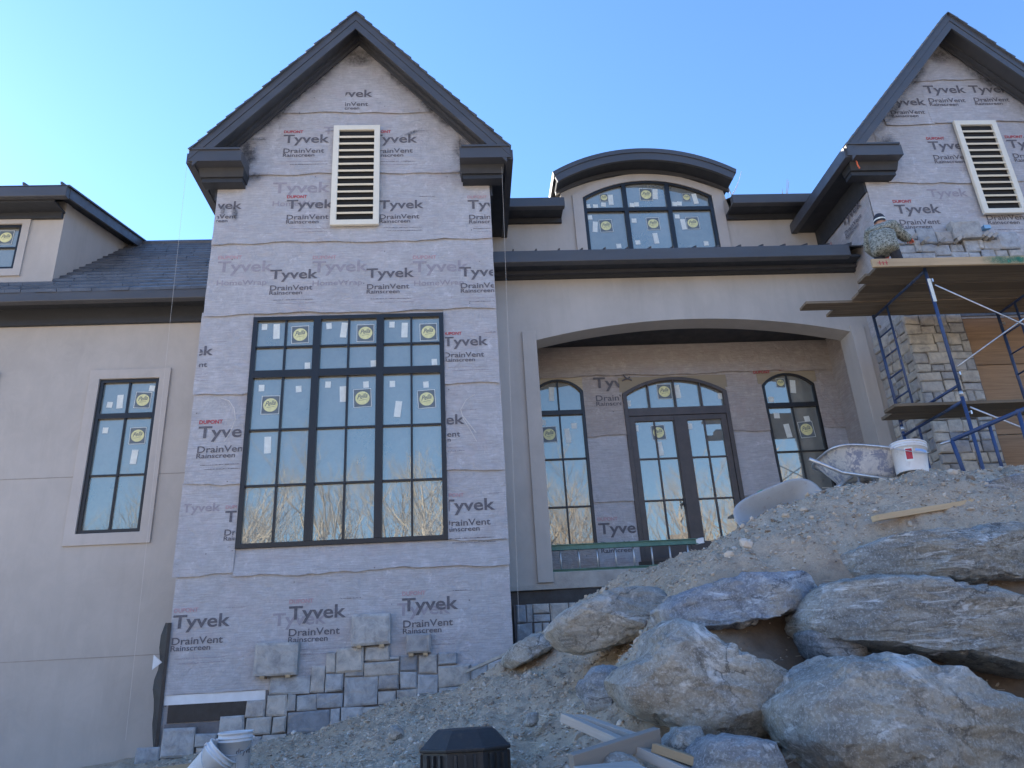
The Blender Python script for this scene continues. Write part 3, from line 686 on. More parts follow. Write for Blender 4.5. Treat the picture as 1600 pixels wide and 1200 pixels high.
# eave, frieze, roof
hb(MB().box(-15, TX0, 11.46, 11.60, 7.90, 8.09), 'gutter', M['trim'], bevel=.012)
hb(MB().box(-15, TX0, 11.60, 12.0, 8.0, 8.04), 'eave_soffit', M['soffit'])
hb(MB().box(-15, TX0, 11.93, 11.998, 7.70, 8.0), 'frieze_board', M['soffit'])
rs = .92; RY0, RZ0, RY1 = 11.5, 8.10, 14.62
mb = MB(); rzf = lambda y: RZ0+(y-RY0)*rs
mb.add([(-15,RY0,RZ0),(TX0,RY0,RZ0),(TX0,RY1,rzf(RY1)),(-15,RY1,rzf(RY1)),(-15,18,RZ0),(TX0,18,RZ0)], [(0,1,2,3),(3,2,5,4)])
hb(mb, 'roof_deck', M['soffit'])
mb = MB(); n = 17
for i in range(n):
    ya, yb = RY0-.05+(RY1-RY0+.05)*i/n, RY0-.05+(RY1-RY0+.05)*(i+1.25)/n
    x = -12.
    while x < TX0:
        wd = random.uniform(.22, .34); x2 = min(TX0, x+wd); t = random.uniform(.05, .062); dy = random.uniform(-.006, .006)
        za, zb = rzf(ya)+.012, rzf(yb)+.006
        mb.add([(x+.004,ya+dy,za+t),(x2,ya+dy,za+t),(x2,yb,zb+.004),(x+.004,yb,zb+.004),(x+.004,ya+dy,za-.004),(x2,ya+dy,za-.004)], [(0,1,2,3),(4,5,1,0),(5,2,1),(4,0,3)]); x = x2
slates = tag(hb(mb, 'roof_slates', M['slate']), 'rows of dark grey slates on the left wing', kind='stuff')
hb(MB().tube([(-15, RY1, rzf(RY1)+.03), (TX0, RY1, rzf(RY1)+.03)], .07, 8), 'ridge_cap', M['slate'])
# shed dormer on the left roof
DX = -7.14
dw = (-9.0, -7.83, 8.84, 9.77)
mb = wallcols(MB(), [-12, DX], K(8.5), K(10.25), [(dw[0], dw[1], dw[2], K(dw[3]))], LY, LY+.2)
mb.add([(DX,LY+.2,8.5),(DX,14.6,8.5),(DX,14.6,10.9),(DX,LY+.2,10.25)], [(0,1,2,3)])
hb(mb, 'dormer_wall', M['stucco'])
hb(MB().ring([(-9.13,8.70),(-7.70,8.70),(-7.70,9.875),(-9.13,9.875)], [(dw[0],dw[2]),(dw[1],dw[2]),(dw[1],dw[3]),(dw[0],dw[3])], LY-.035, LY-.001), 'window_surround', M['stucco_trim'])
w = window('window', dw[0], dw[1], dw[2], dw[3], 0, LY, [(-8.41, .028)], [(9.3, .028)], .06, label='small black window in left roof dormer')
panes(w, [dw[0]+.03, -8.41, dw[1]-.03], [dw[2]+.03, 9.3, dw[3]-.03], LY+.045)
sticker_round(w, 9, 371, LY+.04, .26)
dz = lambda y: 10.24+(y-11.58)*.27
hb(MB().box(-12, DX+.24, 11.50, 11.62, 10.02, 10.24), 'dormer_fascia', M['trim'], bevel=.01)
hb(MB().box(-12, DX+.0, 11.62, 12.0, 9.98, 10.02), 'eave_soffit', M['soffit'])
hb(MB().box(-12, DX-.02, 11.93, 11.998, 9.86, 9.98), 'frieze_board', M['soffit'])
mb = MB().add([(-12,11.5,dz(11.5)+.03),(DX+.28,11.5,dz(11.5)+.03),(DX+.28,15.4,dz(15.4)+.03),(-12,15.4,dz(15.4)+.03),(-12,11.5,dz(11.5)),(DX+.28,11.5,dz(11.5)),(DX+.28,15.4,dz(15.4)),(-12,15.4,dz(15.4))],
              [(0,1,2,3),(7,6,5,4),(0,4,5,1),(1,5,6,2)])
hb(mb, 'dormer_roof', M['trim'])
mb = MB().add([(DX+.245,11.62,dz(11.62)-.2),(DX+.245,15.3,dz(15.3)-.2),(DX+.245,15.3,dz(15.3)-.002),(DX+.245,11.62,dz(11.62)-.002),(DX+.2,11.62,dz(11.62)-.2),(DX+.2,15.3,dz(15.3)-.2),(DX+.2,15.3,dz(15.3)-.002),(DX+.2,11.62,dz(11.62)-.002)],
              [(0,1,2,3),(7,6,5,4),(0,4,5,1),(3,2,6,7),(0,3,7,4)])
hb(mb, 'dormer_rake_fascia', M['trim'])
mb = MB().add([(DX+.2,11.62,dz(11.62)-.14),(DX+.2,15,dz(15)-.14),(DX-.01,15,dz(15)-.14),(DX-.01,11.62,dz(11.62)-.14)], [(0,1,2,3)])
hb(mb, 'dormer_rake_soffit', M['soffit'])
for x in (-9.3, -8.75, -8.2, -7.65, -7.0):
    hb(MB().beam((x, 11.48, dz(11.5)+.055), (x, 15.2, dz(15.2)+.055), .03, .05), 'standing_seam', M['trim'])
# === centre bay: porch wall with segmental arch
CY = 12.0; AX0, AX1 = 1.30, 7.0
arch = arcf(AX0, AX1, 7.185, .335)
mb = wallcols(MB(), [TX1-.3, 7.36], K(3.0), K(8.55), [(AX0, AX1, 3.0, arch)], CY, CY+.4)
hb(mb, 'porch_wall', M['stucco'])
for a, b in ((1.055, AX0), (AX1, 7.245)):
    hb(MB().box(a, b, CY-.045, CY-.001, 3.03, arch(AX0)+.16 if a < 3 else arch(AX1)+.10), 'pilaster', M['stucco'], bevel=.006)
hb(MB().box(.2, 7.36, 12.02, 13.4, 2.93, 3.19), 'porch_slab', M['concrete'], bevel=.012)
hb(MB().box(TX1, AX0, 11.985, 12.02, 2.93, 3.0), 'porch_slab', M['concrete'])
hb(MB().box(.4, 7.36, 12.06, 12.3, 0, 2.93), 'foundation_wall', M['membrane'])
# porch interior
PY = 13.3
hb(MB().box(.9, AX0-.15, 12.4, PY, 3.19, 7.8), 'porch_side_wall', M['wrap_shaded']); hb(MB().box(7.2, 7.5, 12.4, PY, 3.19, 7.8), 'porch_side_wall', M['wrap_shaded'])
hb(MB().box(.5, 7.5, 12.4, PY+.2, 7.62, 7.7), 'porch_ceiling', M['soffit'])
pw_l = (1.30, 2.262, 3.73, 6.70, .245); pw_d = (3.0, 5.02, 3.45, 6.60, .31); pw_r = (5.735, 6.78, 3.73, 6.69, .24)
ops = [(p[0], p[1], p[2], arcf(p[0], p[1], p[3], p[4])) for p in (pw_l, pw_d, pw_r)]
mb = wallcols(MB(), [.7, 7.5], K(3.0), K(7.7), ops, PY, PY+.2)
hb(mb, 'porch_back_wall', M['wrap_shaded'])
SP = []
for a, b, sd in ((1.0, 1.3, 31), (2.262, 3.0, 32), (5.02, 5.735, 33), (6.78, 7.3, 34)):
    SP.append(sheet('wrap_sheet', a, b, 5.78, 6.75, PY, M['wrap_shaded'], seed=sd)); SP.append(sheet('wrap_sheet', a, b, 4.55, 5.82, PY, M['wrap'], seed=sd+10)); SP.append(sheet('wrap_sheet', a, b, 3.2, 4.6, PY, M['wrap'], seed=sd+20))
SPt = sheet('wrap_sheet', 1.0, 7.3, 6.98, 7.6, PY, M['wrap_shaded'], seed=51)
# sheathing showing round the arched heads
for (x0, x1, z0, zs, ri), pad in ((pw_l, .0), (pw_d, .04), (pw_r, .06)):
    t = arcf(x0, x1, zs, ri); xs = [x0-pad+(x1-x0+2*pad)*i/16 for i in range(17)]
    tt = lambda x: t(min(max(x, x0), x1))-.01
    mb = MB(); mb.add([(x, PY-.012, tt(x)) for x in xs]+[(x, PY-.012, zs+ri+.03) for x in xs]+[(x, PY+.02, tt(x)) for x in xs]+[(x, PY+.02, zs+ri+.03) for x in xs],
                      [(i,i+1,17+i+1,17+i) for i in range(16)]+[(34+i,34+i+1,i+1,i) for i in range(16)]+[(17+i,18+i,52+i,51+i) for i in range(16)]+[(0,17,51,34),(16,50,67,33)])
    hb(mb, 'sheathing_board', M['osb'])
c2 = lambda x, y: (770+x/2.5806, 480+y/2.5806)
def plogo(sh, x, y, w, clip=None, **k): return pxlogo(sh, *c2(x, y), w/2.5806, clip, Y=PY-.03, **k)
plogo(SP[3], 408, 325, 200, (2.28, 2.97), red=0, lines=False)
plogo(SP[5], 428, 915, 195, (2.28, 2.98), red=3)
plogo(SP[8], 975, 490, 120, (5.04, 5.72), red=0, dv=False, only='WE', lines=False, faint=True)
for x in (392, 722, 1045):
    p = at(*c2(x, 268), PY-.03); mb = MB(); mb.cur = 0
    put_text(mb, 'DUPONT', p.x+.03, p.z, .33, .02, 0, 0, lambda a, b: (a, PY-.03, b))
    for k in range(9): mb.add([(p.x+.55+k*.045, PY-.03, p.z+.05), (p.x+.585+k*.045, PY-.03, p.z+.05), (p.x+.585+k*.045, PY-.03, p.z+.06), (p.x+.55+k*.045, PY-.03, p.z+.06)], [(0,1,2,3)])
    hb(mb, 'printed_lettering', M['ink_red'], SPt)
# green spray mark
mb = MB(); g = [at(*c2(x, y), PY-.035) for x, y in ((1065,748),(1085,738),(1108,745),(1100,760),(1082,768),(1090,785),(1112,790),(1130,778))]
mb.tube(g, .012, 5); hb(mb, 'spray_mark', M['ink_green'], SP[8])
hb(MB().tube([at(*c2(x, y), PY-.03) for x, y in ((525,272),(540,290),(552,282))], .014, 5), 'marker_scribble', M['ink'])
hb(MB().tube([at(*c2(x, y), PY-.03) for x, y in ((522,296),(540,288),(560,294))], .014, 5), 'marker_scribble', M['ink'])
# porch windows
def pwin(p, bars, label, tb=6.275):
    x0, x1, z0, zs, ri = p; c = (x0+x1)/2
    w = window('window', x0, x1, z0, zs, ri, PY-.02, [(c, .026)], [(tb, .09)]+[(z, .026) for z in bars], .055, label=label)
    panes(w, [x0+.03, c, x1-.03], [z0+.03]+sorted(bars)+[tb, zs], PY+.03, arcf(x0, x1, zs, ri), 'glass_porch'); return w
w = pwin(pw_l, (5.377, 4.488), 'arched black window left of the front door')
sticker_round(w, *c2(228, 513), PY+.025, .28)
for x, y, t in ((237,350,1),(203,465,0),(302,518,1),(328,478,0)): sticker_white(w, *c2(x, y), PY+.026, .1, .28 if t else .11)
w = pwin(pw_r, (5.354, 4.46), 'arched black window right of the front door')
sticker_round(w, *c2(1265, 493), PY+.025, .29); sticker_round(w, *c2(1160, 305), PY+.025, .17)
for x, y, t in ((1210,320,1),(1122,372,0),(1145,437,0),(1190,498,1),(1267,450,0)): sticker_white(w, *c2(x, y), PY+.026, .11, .27 if t else .11)
# double door with arched transom
x0, x1, z0, zs, ri = pw_d; xm = (x0+x1)/2-.03
ring_t = arcf(x0, x1, zs, ri)
w = window('front_door', x0, x1, z0, zs, ri, PY-.05, [(x0+(x1-x0)*k, (.026, 6.26, ring_t(x0+(x1-x0)*k)-.04)) for k in (.25, .5, .75)], [(6.22, .15)], .08, 'brown_frame', depth=.12, label='dark brown double door with glass grid and arched transom')
xs = [x0+.04]+[x0+(x1-x0)*k for k in (.25, .5, .75)]+[x1-.04]
panes(w, xs, [6.26, zs], PY+.03, ring_t, 'glass_porch')
for a, b in ((x0+.08, xm), (xm, x1-.08)):
    g0, g1 = a+.11, b-.11
    if a == xm: g0 = a+.2
    else: g1 = b-.07
    lf = hb(MB().ring([(a+.004,z0+.02),(b-.004,z0+.02),(b-.004,6.14),(a+.004,6.14)], [(g0,3.77),(g1,3.77),(g1,6.04),(g0,6.04)], PY-.03, PY+.04), 'door_leaf', M['brown_frame'], w, bevel=.004)
    gm = (g0+g1)/2
    hb(MB().box(gm-.013, gm+.013, PY-.022, PY+.02, 3.77, 6.04), 'muntin', M['brown_frame'], w)
    for z in (5.312, 4.533): hb(MB().box(g0, g1, PY-.02, PY+.018, z-.013, z+.013), 'muntin', M['brown_frame'], w)
    panes(w, [g0, gm, g1], [3.77, 4.533, 5.312, 6.04], PY+.01, None, 'glass_porch', .008)
hb(MB().box(xm-.05, xm+.06, PY-.045, PY-.03, z0+.03, 6.12), 'astragal', M['brown_frame'], w)
hb(MB().box(x0-.05, x1+.05, PY-.12, PY+.1, z0-.09, z0), 'door_sill', M['black_frame'], w)
hb(MB().tube([(xm-.1, PY-.03, 4.45), (xm-.1, PY-.08, 4.45)], .025, 10).tube([(xm-.1, PY-.08, 4.38), (xm-.1, PY-.08, 4.55)], .012, 8), 'door_handle', M['black_frame'], w)
sticker_round(w, *c2(692, 340), PY+.025, .28); sticker_round(w, *c2(668, 505), PY+.004, .26)
for x, y, t, yy in ((545,388,0,.025),(745,340,1,.025),(918,358,0,.025),(577,488,0,.004),(675,570,1,.004),(793,480,0,.004)): sticker_white(w, *c2(x, y), PY+yy, .1, .27 if t else .12)
# rough interior behind the glass
mb = MB(); mb.box(-4, 8, 15.6, 15.7, 0, 11); hb(mb, 'interior_wall', M['interior'])
hb(MB().box(-9.5, -4.2, 14.4, 14.5, 0, 8), 'interior_wall', M['interior'])
for i in range(9): hb(MB().box(2.7+i*.3, 2.76+i*.3, 14.6, 14.7, 3.2, 7.5), 'stud', M['stud'])
hb(MB().box(-4, .5, 11.25, 15.6, 3.1, 3.3), 'interior_floor', M['stud'])
hb(MB().box(.6, 8, 13.5, 15.6, 3.1, 3.3), 'interior_floor', M['stud']); hb(MB().box(-4, 8, 13.5, 15.6, 8.3, 8.5), 'interior_floor', M['interior'])
# === main gutter and low metal roof above the porch
hb(MB().box(TX1+.03, 7.04, 11.45, 11.60, 8.44, 8.67), 'gutter', M['trim'], bevel=.012)
hb(MB().box(TX1, 7.3, 11.60, 12.0, 8.50, 8.54), 'eave_soffit', M['soffit'])
hb(MB().box(TX1, 7.34, 11.93, 11.998, 8.385, 8.50), 'frieze_board', M['soffit'])
hb(MB().box(TX1, 7.34, 11.86, 11.93, 8.44, 8.50), 'frieze_moulding', M['trim'])
UY = 12.97
mb = MB().add([(TX1,11.5,8.675),(7.34,11.5,8.675),(7.34,UY+.05,9.3),(TX1,UY+.05,9.3),(TX1,11.5,8.655),(7.34,11.5,8.655),(7.34,UY+.05,9.25),(TX1,UY+.05,9.25)], [(0,1,2,3),(7,6,5,4),(0,4,5,1),(1,5,6,2),(2,6,7,3),(3,7,4,0)])
hb(mb, 'metal_roof', M['trim'])
for i in range(16):
    x = .95+i*.41
    if x < 7.2: hb(MB().beam((x, 11.47, 8.69), (x, UY-.02, 9.31), .022, .05), 'standing_seam', M['trim'])
# upper wall with arched dormer
ux0, ux1, uz0, uzs, uri = 2.57, 5.285, 9.3, 10.83, .395
utop = arcf(2.02, 5.66, 10.97, .5)
mb = wallcols(MB(), [TX1-.3, 2.02, 5.66, 7.36]+[2.02+3.64*i/30 for i in range(31)], K(9.0), lambda x: max(10.3, utop(x)) if 2.02 < x < 5.66 else 10.3, [(ux0, ux1, uz0, arcf(ux0, ux1, uzs, uri))], UY, UY+.25)
hb(mb, 'upper_wall', M['stucco'])
ring_o = lambda pad: [(ux0-pad, 9.1), (ux1+pad, 9.1)]+[(ux1+pad-(ux1-ux0+2*pad)*i/20, arcf(ux0-pad, ux1+pad, uzs+pad*.25, uri+pad*.6)(ux1+pad-(ux1-ux0+2*pad)*i/20)) for i in range(21)]
hb(MB().ring(ring_o(.21), ring_o(0), UY-.04, UY-.001), 'window_surround', M['stucco_trim'])
v1, v2 = 3.455, 4.365
w = window('window', ux0, ux1, uz0, uzs, uri, UY-.02, [(v1, .085), (v2, .085)], [(10.535, .085)], .07, label='six-light arched black window in the centre dormer')
panes(w, [ux0+.03, v1, v2, ux1-.03], [uz0+.03, 10.535, uzs], UY+.03, arcf(ux0, ux1, uzs, uri))
cU = lambda x, y: (760+x/3.077, 200+y/3.077)
for x, y, d in ((565,335,.17),(768,320,.27),(962,333,.17),(575,470,.27),(802,460,.27),(992,457,.27)): sticker_round(w, *cU(x, y), UY+.025, d)
for x, y, t in ((598,345,1),(488,377,0),(525,377,0),(563,368,0),(812,318,1),(722,367,0),(700,370,0),(1003,340,1),(905,365,0),(928,363,0),(497,430,0),(523,475,1),(637,567,0),(710,445,0),(728,550,0),(815,530,1),(917,425,0),(948,463,1),(1057,555,0)):
    sticker_white(w, *cU(x, y), UY+.026, .1, .25 if t else .1)
# barrel roof of the dormer
def band_arc(name, x0, x1, zo, ro, zi, ri2, ya, yb, mat, inset=0):
    fo, fi = arcf(x0, x1, zo, ro), arcf(x0+inset, x1-inset, zi, ri2); n = 28
    xs = [x0+(x1-x0)*i/n for i in range(n+1)]; xi = [x0+inset+(x1-x0-2*inset)*i/n for i in range(n+1)]
    vs = [(x,ya,fo(x)) for x in xs]+[(x,ya,fi(x)) for x in xi]+[(x,yb,fo(x)) for x in xs]+[(x,yb,fi(x)) for x in xi]; m = n+1; fs = []
    for i in range(n): fs += [(i,i+1,m+i+1,m+i),(2*m+i+1,2*m+i,3*m+i,3*m+i+1),(i,2*m+i,2*m+i+1,i+1),(m+i+1,3*m+i+1,3*m+i,m+i)]
    fs += [(0,m,3*m,2*m),(n,2*m+n,3*m+n,m+n)]
    return hb(MB().add(vs, fs), name, M[mat])
band_arc('barrel_fascia', 1.935, 5.715, 11.13, .545, 10.93, .51, 12.52, 12.58, 'trim', .09)
band_arc('barrel_roof', 1.93, 5.72, 11.15, .555, 11.06, .545, 12.5, 16, 'trim', .02)
band_arc('barrel_soffit', 2.0, 5.65, 10.99, .53, 10.96, .52, 12.58, UY, 'soffit', .02)
band_arc('barrel_frieze', 2.02, 5.66, 11.02, .50, 10.90, .49, UY-.07, UY-.003, 'trim', .0)
mb = MB(); mb.box(2.05, 2.15, UY+.25, 16, 10, 11.1).box(5.5, 5.6, UY+.25, 16, 10, 11.1); hb(mb, 'dormer_cheek', M['stucco'])
for a, b in ((TX1+.25, 2.11), (5.50, 7.15)):
    hb(MB().box(a, b, 12.45, 12.58, 10.29, 10.50), 'upper_gutter', M['trim'], bevel=.012)
    hb(MB().box(a+.02, b-.02, 12.58, UY, 10.32, 10.36), 'eave_soffit', M['soffit'])
    hb(MB().box(a+.02, b-.02, UY-.07, UY-.002, 10.22, 10.32), 'frieze_board', M['soffit'])
# main roof behind (keeps the house closed and shades the front)
mb = MB(); zr = 10.50+(18.5-12.5)*.5
zm = 10.51+(15.8-12.5)*(zr-10.51)/6
mb.add([(-2,12.5,10.51),(2.08,12.5,10.51),(2.08,15.8,zm),(5.57,15.8,zm),(5.57,12.5,10.51),(11,12.5,10.51),(11,15.8,zm),(11,18.5,zr),(-2,18.5,zr),(-2,15.8,zm),(-2,24.5,10.5),(11,24.5,10.5)], [(0,1,2,9),(4,5,6,3),(9,2,3,6,7,8),(8,7,11,10)])
hb(mb, 'main_roof', M['slate'])
mb = MB(); mb.box(-15, 14, 24.2, 24.5, 0, 10.4).box(-15, -14.8, 12.3, 24.2, 0, 8.2).box(13.8, 14, 11.3, 24.2, 0, 10.3); hb(mb, 'rear_wall', M['stucco'])
mb = MB(); mb.add([(-15,18,8.1),(TX0,18,8.1),(TX0,24.5,8.1),(-15,24.5,8.1)], [(0,1,2,3)]); mb.add([(-4.4,16,10.3),(-1.9,16,10.3),(-1.9,24.5,10.3),(-4.4,24.5,10.3)], [(0,1,2,3)]); mb.add([(11,12.5,10.3),(14,12.5,10.3),(14,24.5,10.3),(11,24.5,10.3)], [(0,1,2,3)]); hb(mb, 'rear_roof', M['slate'])
# === right gable tower
QX0, QX1, QC = 7.36, 11.9, 9.56
mb = wallcols(MB(), [QX0, QC, QX1], K(6.9), rake(QC, 13.05), [], 11.0, 11.2)
mb.box(QX0, QX0+.15, 11.2, 13.2, 2.5, 10.1).box(QX1-.15, QX1, 11.2, 13.2, 2.5, 10.1)
hb(mb, 'tower_wall', M['wrap'])
gable(QC, 13.19, 2.70, 10.5, 16.5, QX0, QX1, 1.15, 12.95)
louver(9.31, 10.13, 8.895, 10.95, 10.95)
ST = []
ST.append(sheet('wrap_sheet', 8.74, 10.38, 12.0, 12.7, 11.0, M['wrap'], rake(QC, 13.0), seed=61, wav=.03))
for a, b, s_, zt in ((8.05, 9.0, 62, 0), (8.95, 9.83, 63, 1), (9.8, 10.9, 64, 1)):
    ST.append(sheet('wrap_sheet', a, b, 10.93+.05*zt, 12.06, 11.0-.004*zt, M['wrap'], lambda x: min(12.06, rake(QC, 13.0)(x)), seed=s_, wav=.02))
ST.append(sheet('wrap_sheet', 7.78, QX1-.4, 9.62, 11.0, 11.0, M['wrap'], lambda x: min(11.04, rake(QC, 13.0)(x)), seed=65))
ST.append(sheet('wrap_sheet', QX0-.01, QX1, 7.0, 9.68, 11.0, M['wrap'], seed=66))
c3 = lambda x, y: (1200+x/4, y/4)
def rlogo(sh, x, y, w, clip=None, Y=10.96, **k): return pxlogo(sh, *c3(x, y), w/4, clip, Y=Y, **k)
rlogo(ST[1], 752, 655, 240, (8.12, None), red=0, lines=False); rlogo(ST[2], 985, 578, 260, None, red=0, lines=False); rlogo(ST[3], 1268, 575, 250, None, red=0, lines=False)
rlogo(ST[4], 1015, 930, 270, (None, 9.35), red=2); rlogo(ST[4], 1510, 920, 270, None, red=2)
rlogo(ST[5], 805, 1330, 285, None, red=2); rlogo(ST[5], 1345, 1300, 290, (None, None), red=0)
rlogo(ST[5], 1010, 1225, 250, None, red=0, faint=True, dv=False)
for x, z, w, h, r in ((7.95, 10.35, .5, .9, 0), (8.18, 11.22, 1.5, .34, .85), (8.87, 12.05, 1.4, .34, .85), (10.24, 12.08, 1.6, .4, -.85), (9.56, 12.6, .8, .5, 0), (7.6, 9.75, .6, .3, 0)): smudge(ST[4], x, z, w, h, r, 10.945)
# wrap on the tower's left flank, print running along it
mb = MB(); nn = 10; vs = []
for j in range(nn+1):
    for i in range(13):
        y = 11.0+1.95*i/12; z = 8.7+1.4*j/nn
        vs.append((QX0-.012-.012*(1+mnoise.noise((y*2.2, z*2.5, 4)))*.7, y, z))
mb.add(vs, [(j*13+i, j*13+i+1, (j+1)*13+i+1, (j+1)*13+i) for j in range(nn) for i in range(12)])
fl = hb(mb, 'wrap_sheet', M['wrap'])
for y0_, z_, w_, o_ in ((11.95, 9.35, .72, 'Tyvek'), (12.75, 9.1, .72, 'Ty')):
    logo(fl, 0, 0, w_, 0, None, red=2, only=o_, dv=o_ == 'Tyvek', lines=False, place=lambda a, b: (QX0-.045, y0_-a, z_+b))
hb(MB().tube([(7.05, 10.62, 9.85), (7.04, 10.6, 9.75), (7.06, 10.6, 9.68)], .012, 6), 'loose_wire', M['glove'])

# --- ashlar stone veneer
def stone(parent, cx, cz, w, h, Yf, depth, mat, rng, axis=0, tilt=0.):
    """one squared stone: rough face, chamfered edges; axis 0 faces -y, 1 faces -x"""
    b = min(w, h)*.07+.006; j = lambda s=1: rng.uniform(-1, 1)*s
    q = .012*min(1, min(w, h)/.2)
    o4 = [(-w/2+j(q), -h/2+j(q)), (w/2+j(q), -h/2+j(q)), (w/2+j(q), h/2+j(q)), (-w/2+j(q), h/2+j(q))]
    i4 = [(x*(1-2*b/w), z*(1-2*b/h)) for x, z in o4]
    mid = (j(.1)*w, j(.1)*h)
    L = [(x, 0, z) for x, z in o4]+[(x, -depth+.016+j(.005), z) for x, z in o4]+[(x, -depth+j(.008), z) for x, z in i4]+[(mid[0], -depth-.004+j(.008), mid[1])]
    fs = [(k, (k+1) % 4, 4+(k+1) % 4, 4+k) for k in range(4)]+[(4+k, 4+(k+1) % 4, 8+(k+1) % 4, 8+k) for k in range(4)]+[(8+k, 8+(k+1) % 4, 12) for k in range(4)]
    if axis == 0: vs = [(cx+x+tilt*z, Yf+y, cz+z) for x, y, z in L]
    else: vs = [(Yf+y, cx-x, cz+z) for x, y, z in L]
    return hb(MB().add(vs, fs), 'stone', M[mat], parent)
rng = random.Random(11)
def veneer(name, mb, mat='mortar'): return hb(mb, name, M[mat])
vt = veneer('stone_veneer', MB().box(-4.06, TX1, 10.935, 10.965, .2, 1.36).box(-1.9, TX1, 10.935, 10.965, 1.36, 1.9) if False else MB().box(-4.02, -2.75, 10.968, 10.992, .2, 1.35).box(-2.74, TX1, 10.955, 10.985, .2, 1.68))
A7 = [(885,625,1135,740),(1145,560,1230,725),(1235,615,1345,722),(1240,475,1298,605),(1300,445,1470,600),(1183,735,1338,825),(1052,742,1176,838),(995,742,1046,842),(862,748,988,872),(735,782,853,882),(570,872,725,990),(735,888,893,988),(903,880,990,982),(998,842,1258,985),(835,992,985,1072),(735,1005,828,1125),(992,998,1048,1060),(1056,988,1168,1055),(1170,978,1270,1030),(830,1080,985,1160),(205,955,410,1140),(420,985,550,1068),(40,1078,195,1180),(205,1145,260,1215),(740,1132,830,1180),(420,1075,545,1150),(262,1150,400,1215),(560,997,725,1110),(40,1188,195,1240),(405,1156,545,1230),(552,1116,730,1230),(740,1186,900,1240),(990,1066,1100,1140)]
A8 = [(280,435,433,530),(275,535,495,620),(155,600,270,628),(150,632,358,812),(362,618,492,708),(365,718,475,800),(480,708,607,765),(500,600,607,703),(500,500,608,595),(437,502,495,522),(615,490,732,610),(613,617,737,740),(738,480,858,550),(740,555,937,688),(942,548,1045,650),(1050,540,1160,620),(742,694,880,740),(130,820,262,940),(65,828,122,960),(265,815,400,890),(365,806,475,860),(480,770,607,830),(613,746,737,800),(942,656,1045,720),(405,866,475,930),(-60,966,120,1040),(128,946,262,1010)]
for ox, L in ((200, A7), (500, A8)):
    for a in L:
        cx_, cz_, w_, h_ = rect(ox+a[0]/4, 900+a[1]/4, ox+a[2]/4, 900+a[3]/4, 10.9)
        stone(vt, cx_, cz_, w_+.002, h_+.002, 10.96, rng.uniform(.055, .075), 'stone', rng, tilt=.02)
for ox, a, d in ((200, (795,415,1060,620), .15), (500, (200,235,435,430), .13), (500, (540,360,688,482), .12)):
    cx_, cz_, w_, h_ = rect(ox+a[0]/4, 900+a[1]/4, ox+a[2]/4, 900+a[3]/4, 10.85)
    stone(vt, cx_, cz_, w_, h_, 10.96, d, 'stone', rng)
    for sx in (-.3, .3): hb(MB().box(cx_+sx*w_-.03, cx_+sx*w_+.03, 10.82, 10.96, cz_-h_/2-.035, cz_-h_/2), 'wedge', M['lumber'], vt)
def ashlar(x0, x1, z0, z1, rng, out=None):
    """split a field into squared rubble"""
    out = [] if out is None else out; w, h = x1-x0, z1-z0
    if (w < .5 and h < .3 and rng.random() < .75) or (w < .3 and h < .22) or min(w, h) < .12: out.append((x0, x1, z0, z1)); return out
    t = rng.uniform(.36, .64)
    if w > h*1.35 or (w > h*.8 and rng.random() < .5): ashlar(x0, x0+w*t, z0, z1, rng, out); ashlar(x0+w*t, x1, z0, z1, rng, out)
    else: ashlar(x0, x1, z0, z0+h*t, rng, out); ashlar(x0, x1, z0+h*t, z1, rng, out)
    return out
# pier under the right tower: front and left flank, plywood over the opening beside it
vp_ = veneer('stone_veneer', MB().box(QX0+.02, 8.36, 10.96, 11.3, 2.4, 6.95).box(QX0+.02, QX0+.1, 11.3, 12.0, 2.4, 6.95))
for i in range(13):
    za, zb = 2.5+i*.342, 2.5+(i+1)*.342
    for a, b, c_, d in ashlar(QX0-.04, 8.33, za, zb, rng): stone(vp_, (a+b)/2, (c_+d)/2, b-a-.016, d-c_-.016, 10.975, rng.uniform(.06, .085), 'stone_warm', rng)
    for a, b, c_, d in ashlar(10.96, 11.98, za+.08, zb+.08, rng): stone(vp_, (a+b)/2, (c_+d)/2, b-a-.016, d-c_-.016, QX0+.03, rng.uniform(.05, .075), 'stone_warm', rng, axis=1)
for (a, b, c_, d) in ((8.36, 10.75, 6.06, 7.0), (8.36, 10.75, 4.86, 6.045), (8.36, 10.75, 3.66, 4.845), (8.36, 10.75, 2.4, 3.645)):
    hb(MB().box(a, b, 11.02+rng.uniform(0, .02), 11.06, c_, d), 'plywood_sheet', M['ply'])
hb(MB().box(8.0, 12, 10.97, 11.02, 6.93, 7.0), 'opening_head', M['mortar'])
# stones newly set on the right tower above the scaffold
vr = veneer('stone_veneer', MB().box(QX0+.02, QX1, 10.945, 10.95, 7.0, 7.62))
B6 = [(0,310,100,415),(100,215,250,345),(120,350,230,410),(235,360,310,505),(25,420,240,515),(268,205,508,400),(308,412,478,512),(512,250,708,400),(482,412,688,550),(692,412,858,510),(862,355,1058,502),(1030,355,1090,472),(1094,350,1300,475),(1064,250,1240,344),(1270,265,1535,470),(1080,484,1240,580),(1246,485,1400,580),(80,520,500,590),(510,558,700,620),(706,516,910,620),(915,512,1074,620),(1545,400,1700,520),(1420,478,1600,560)]
for a in B6:
    cx_, cz_, w_, h_ = rect(1400+a[0]/8, 330+a[1]/8, 1400+a[2]/8, 330+a[3]/8, 10.88)
    stone(vr, cx_, cz_, w_, h_, 10.95, rng.uniform(.06, .09), 'stone', rng)
cx_, cz_, w_, h_ = rect(1400+690/8, 330+140/8, 1400+1050/8, 330+345/8, 10.85); stone(vr, cx_, cz_, w_, h_, 10.95, .16, 'stone_warm', rng)
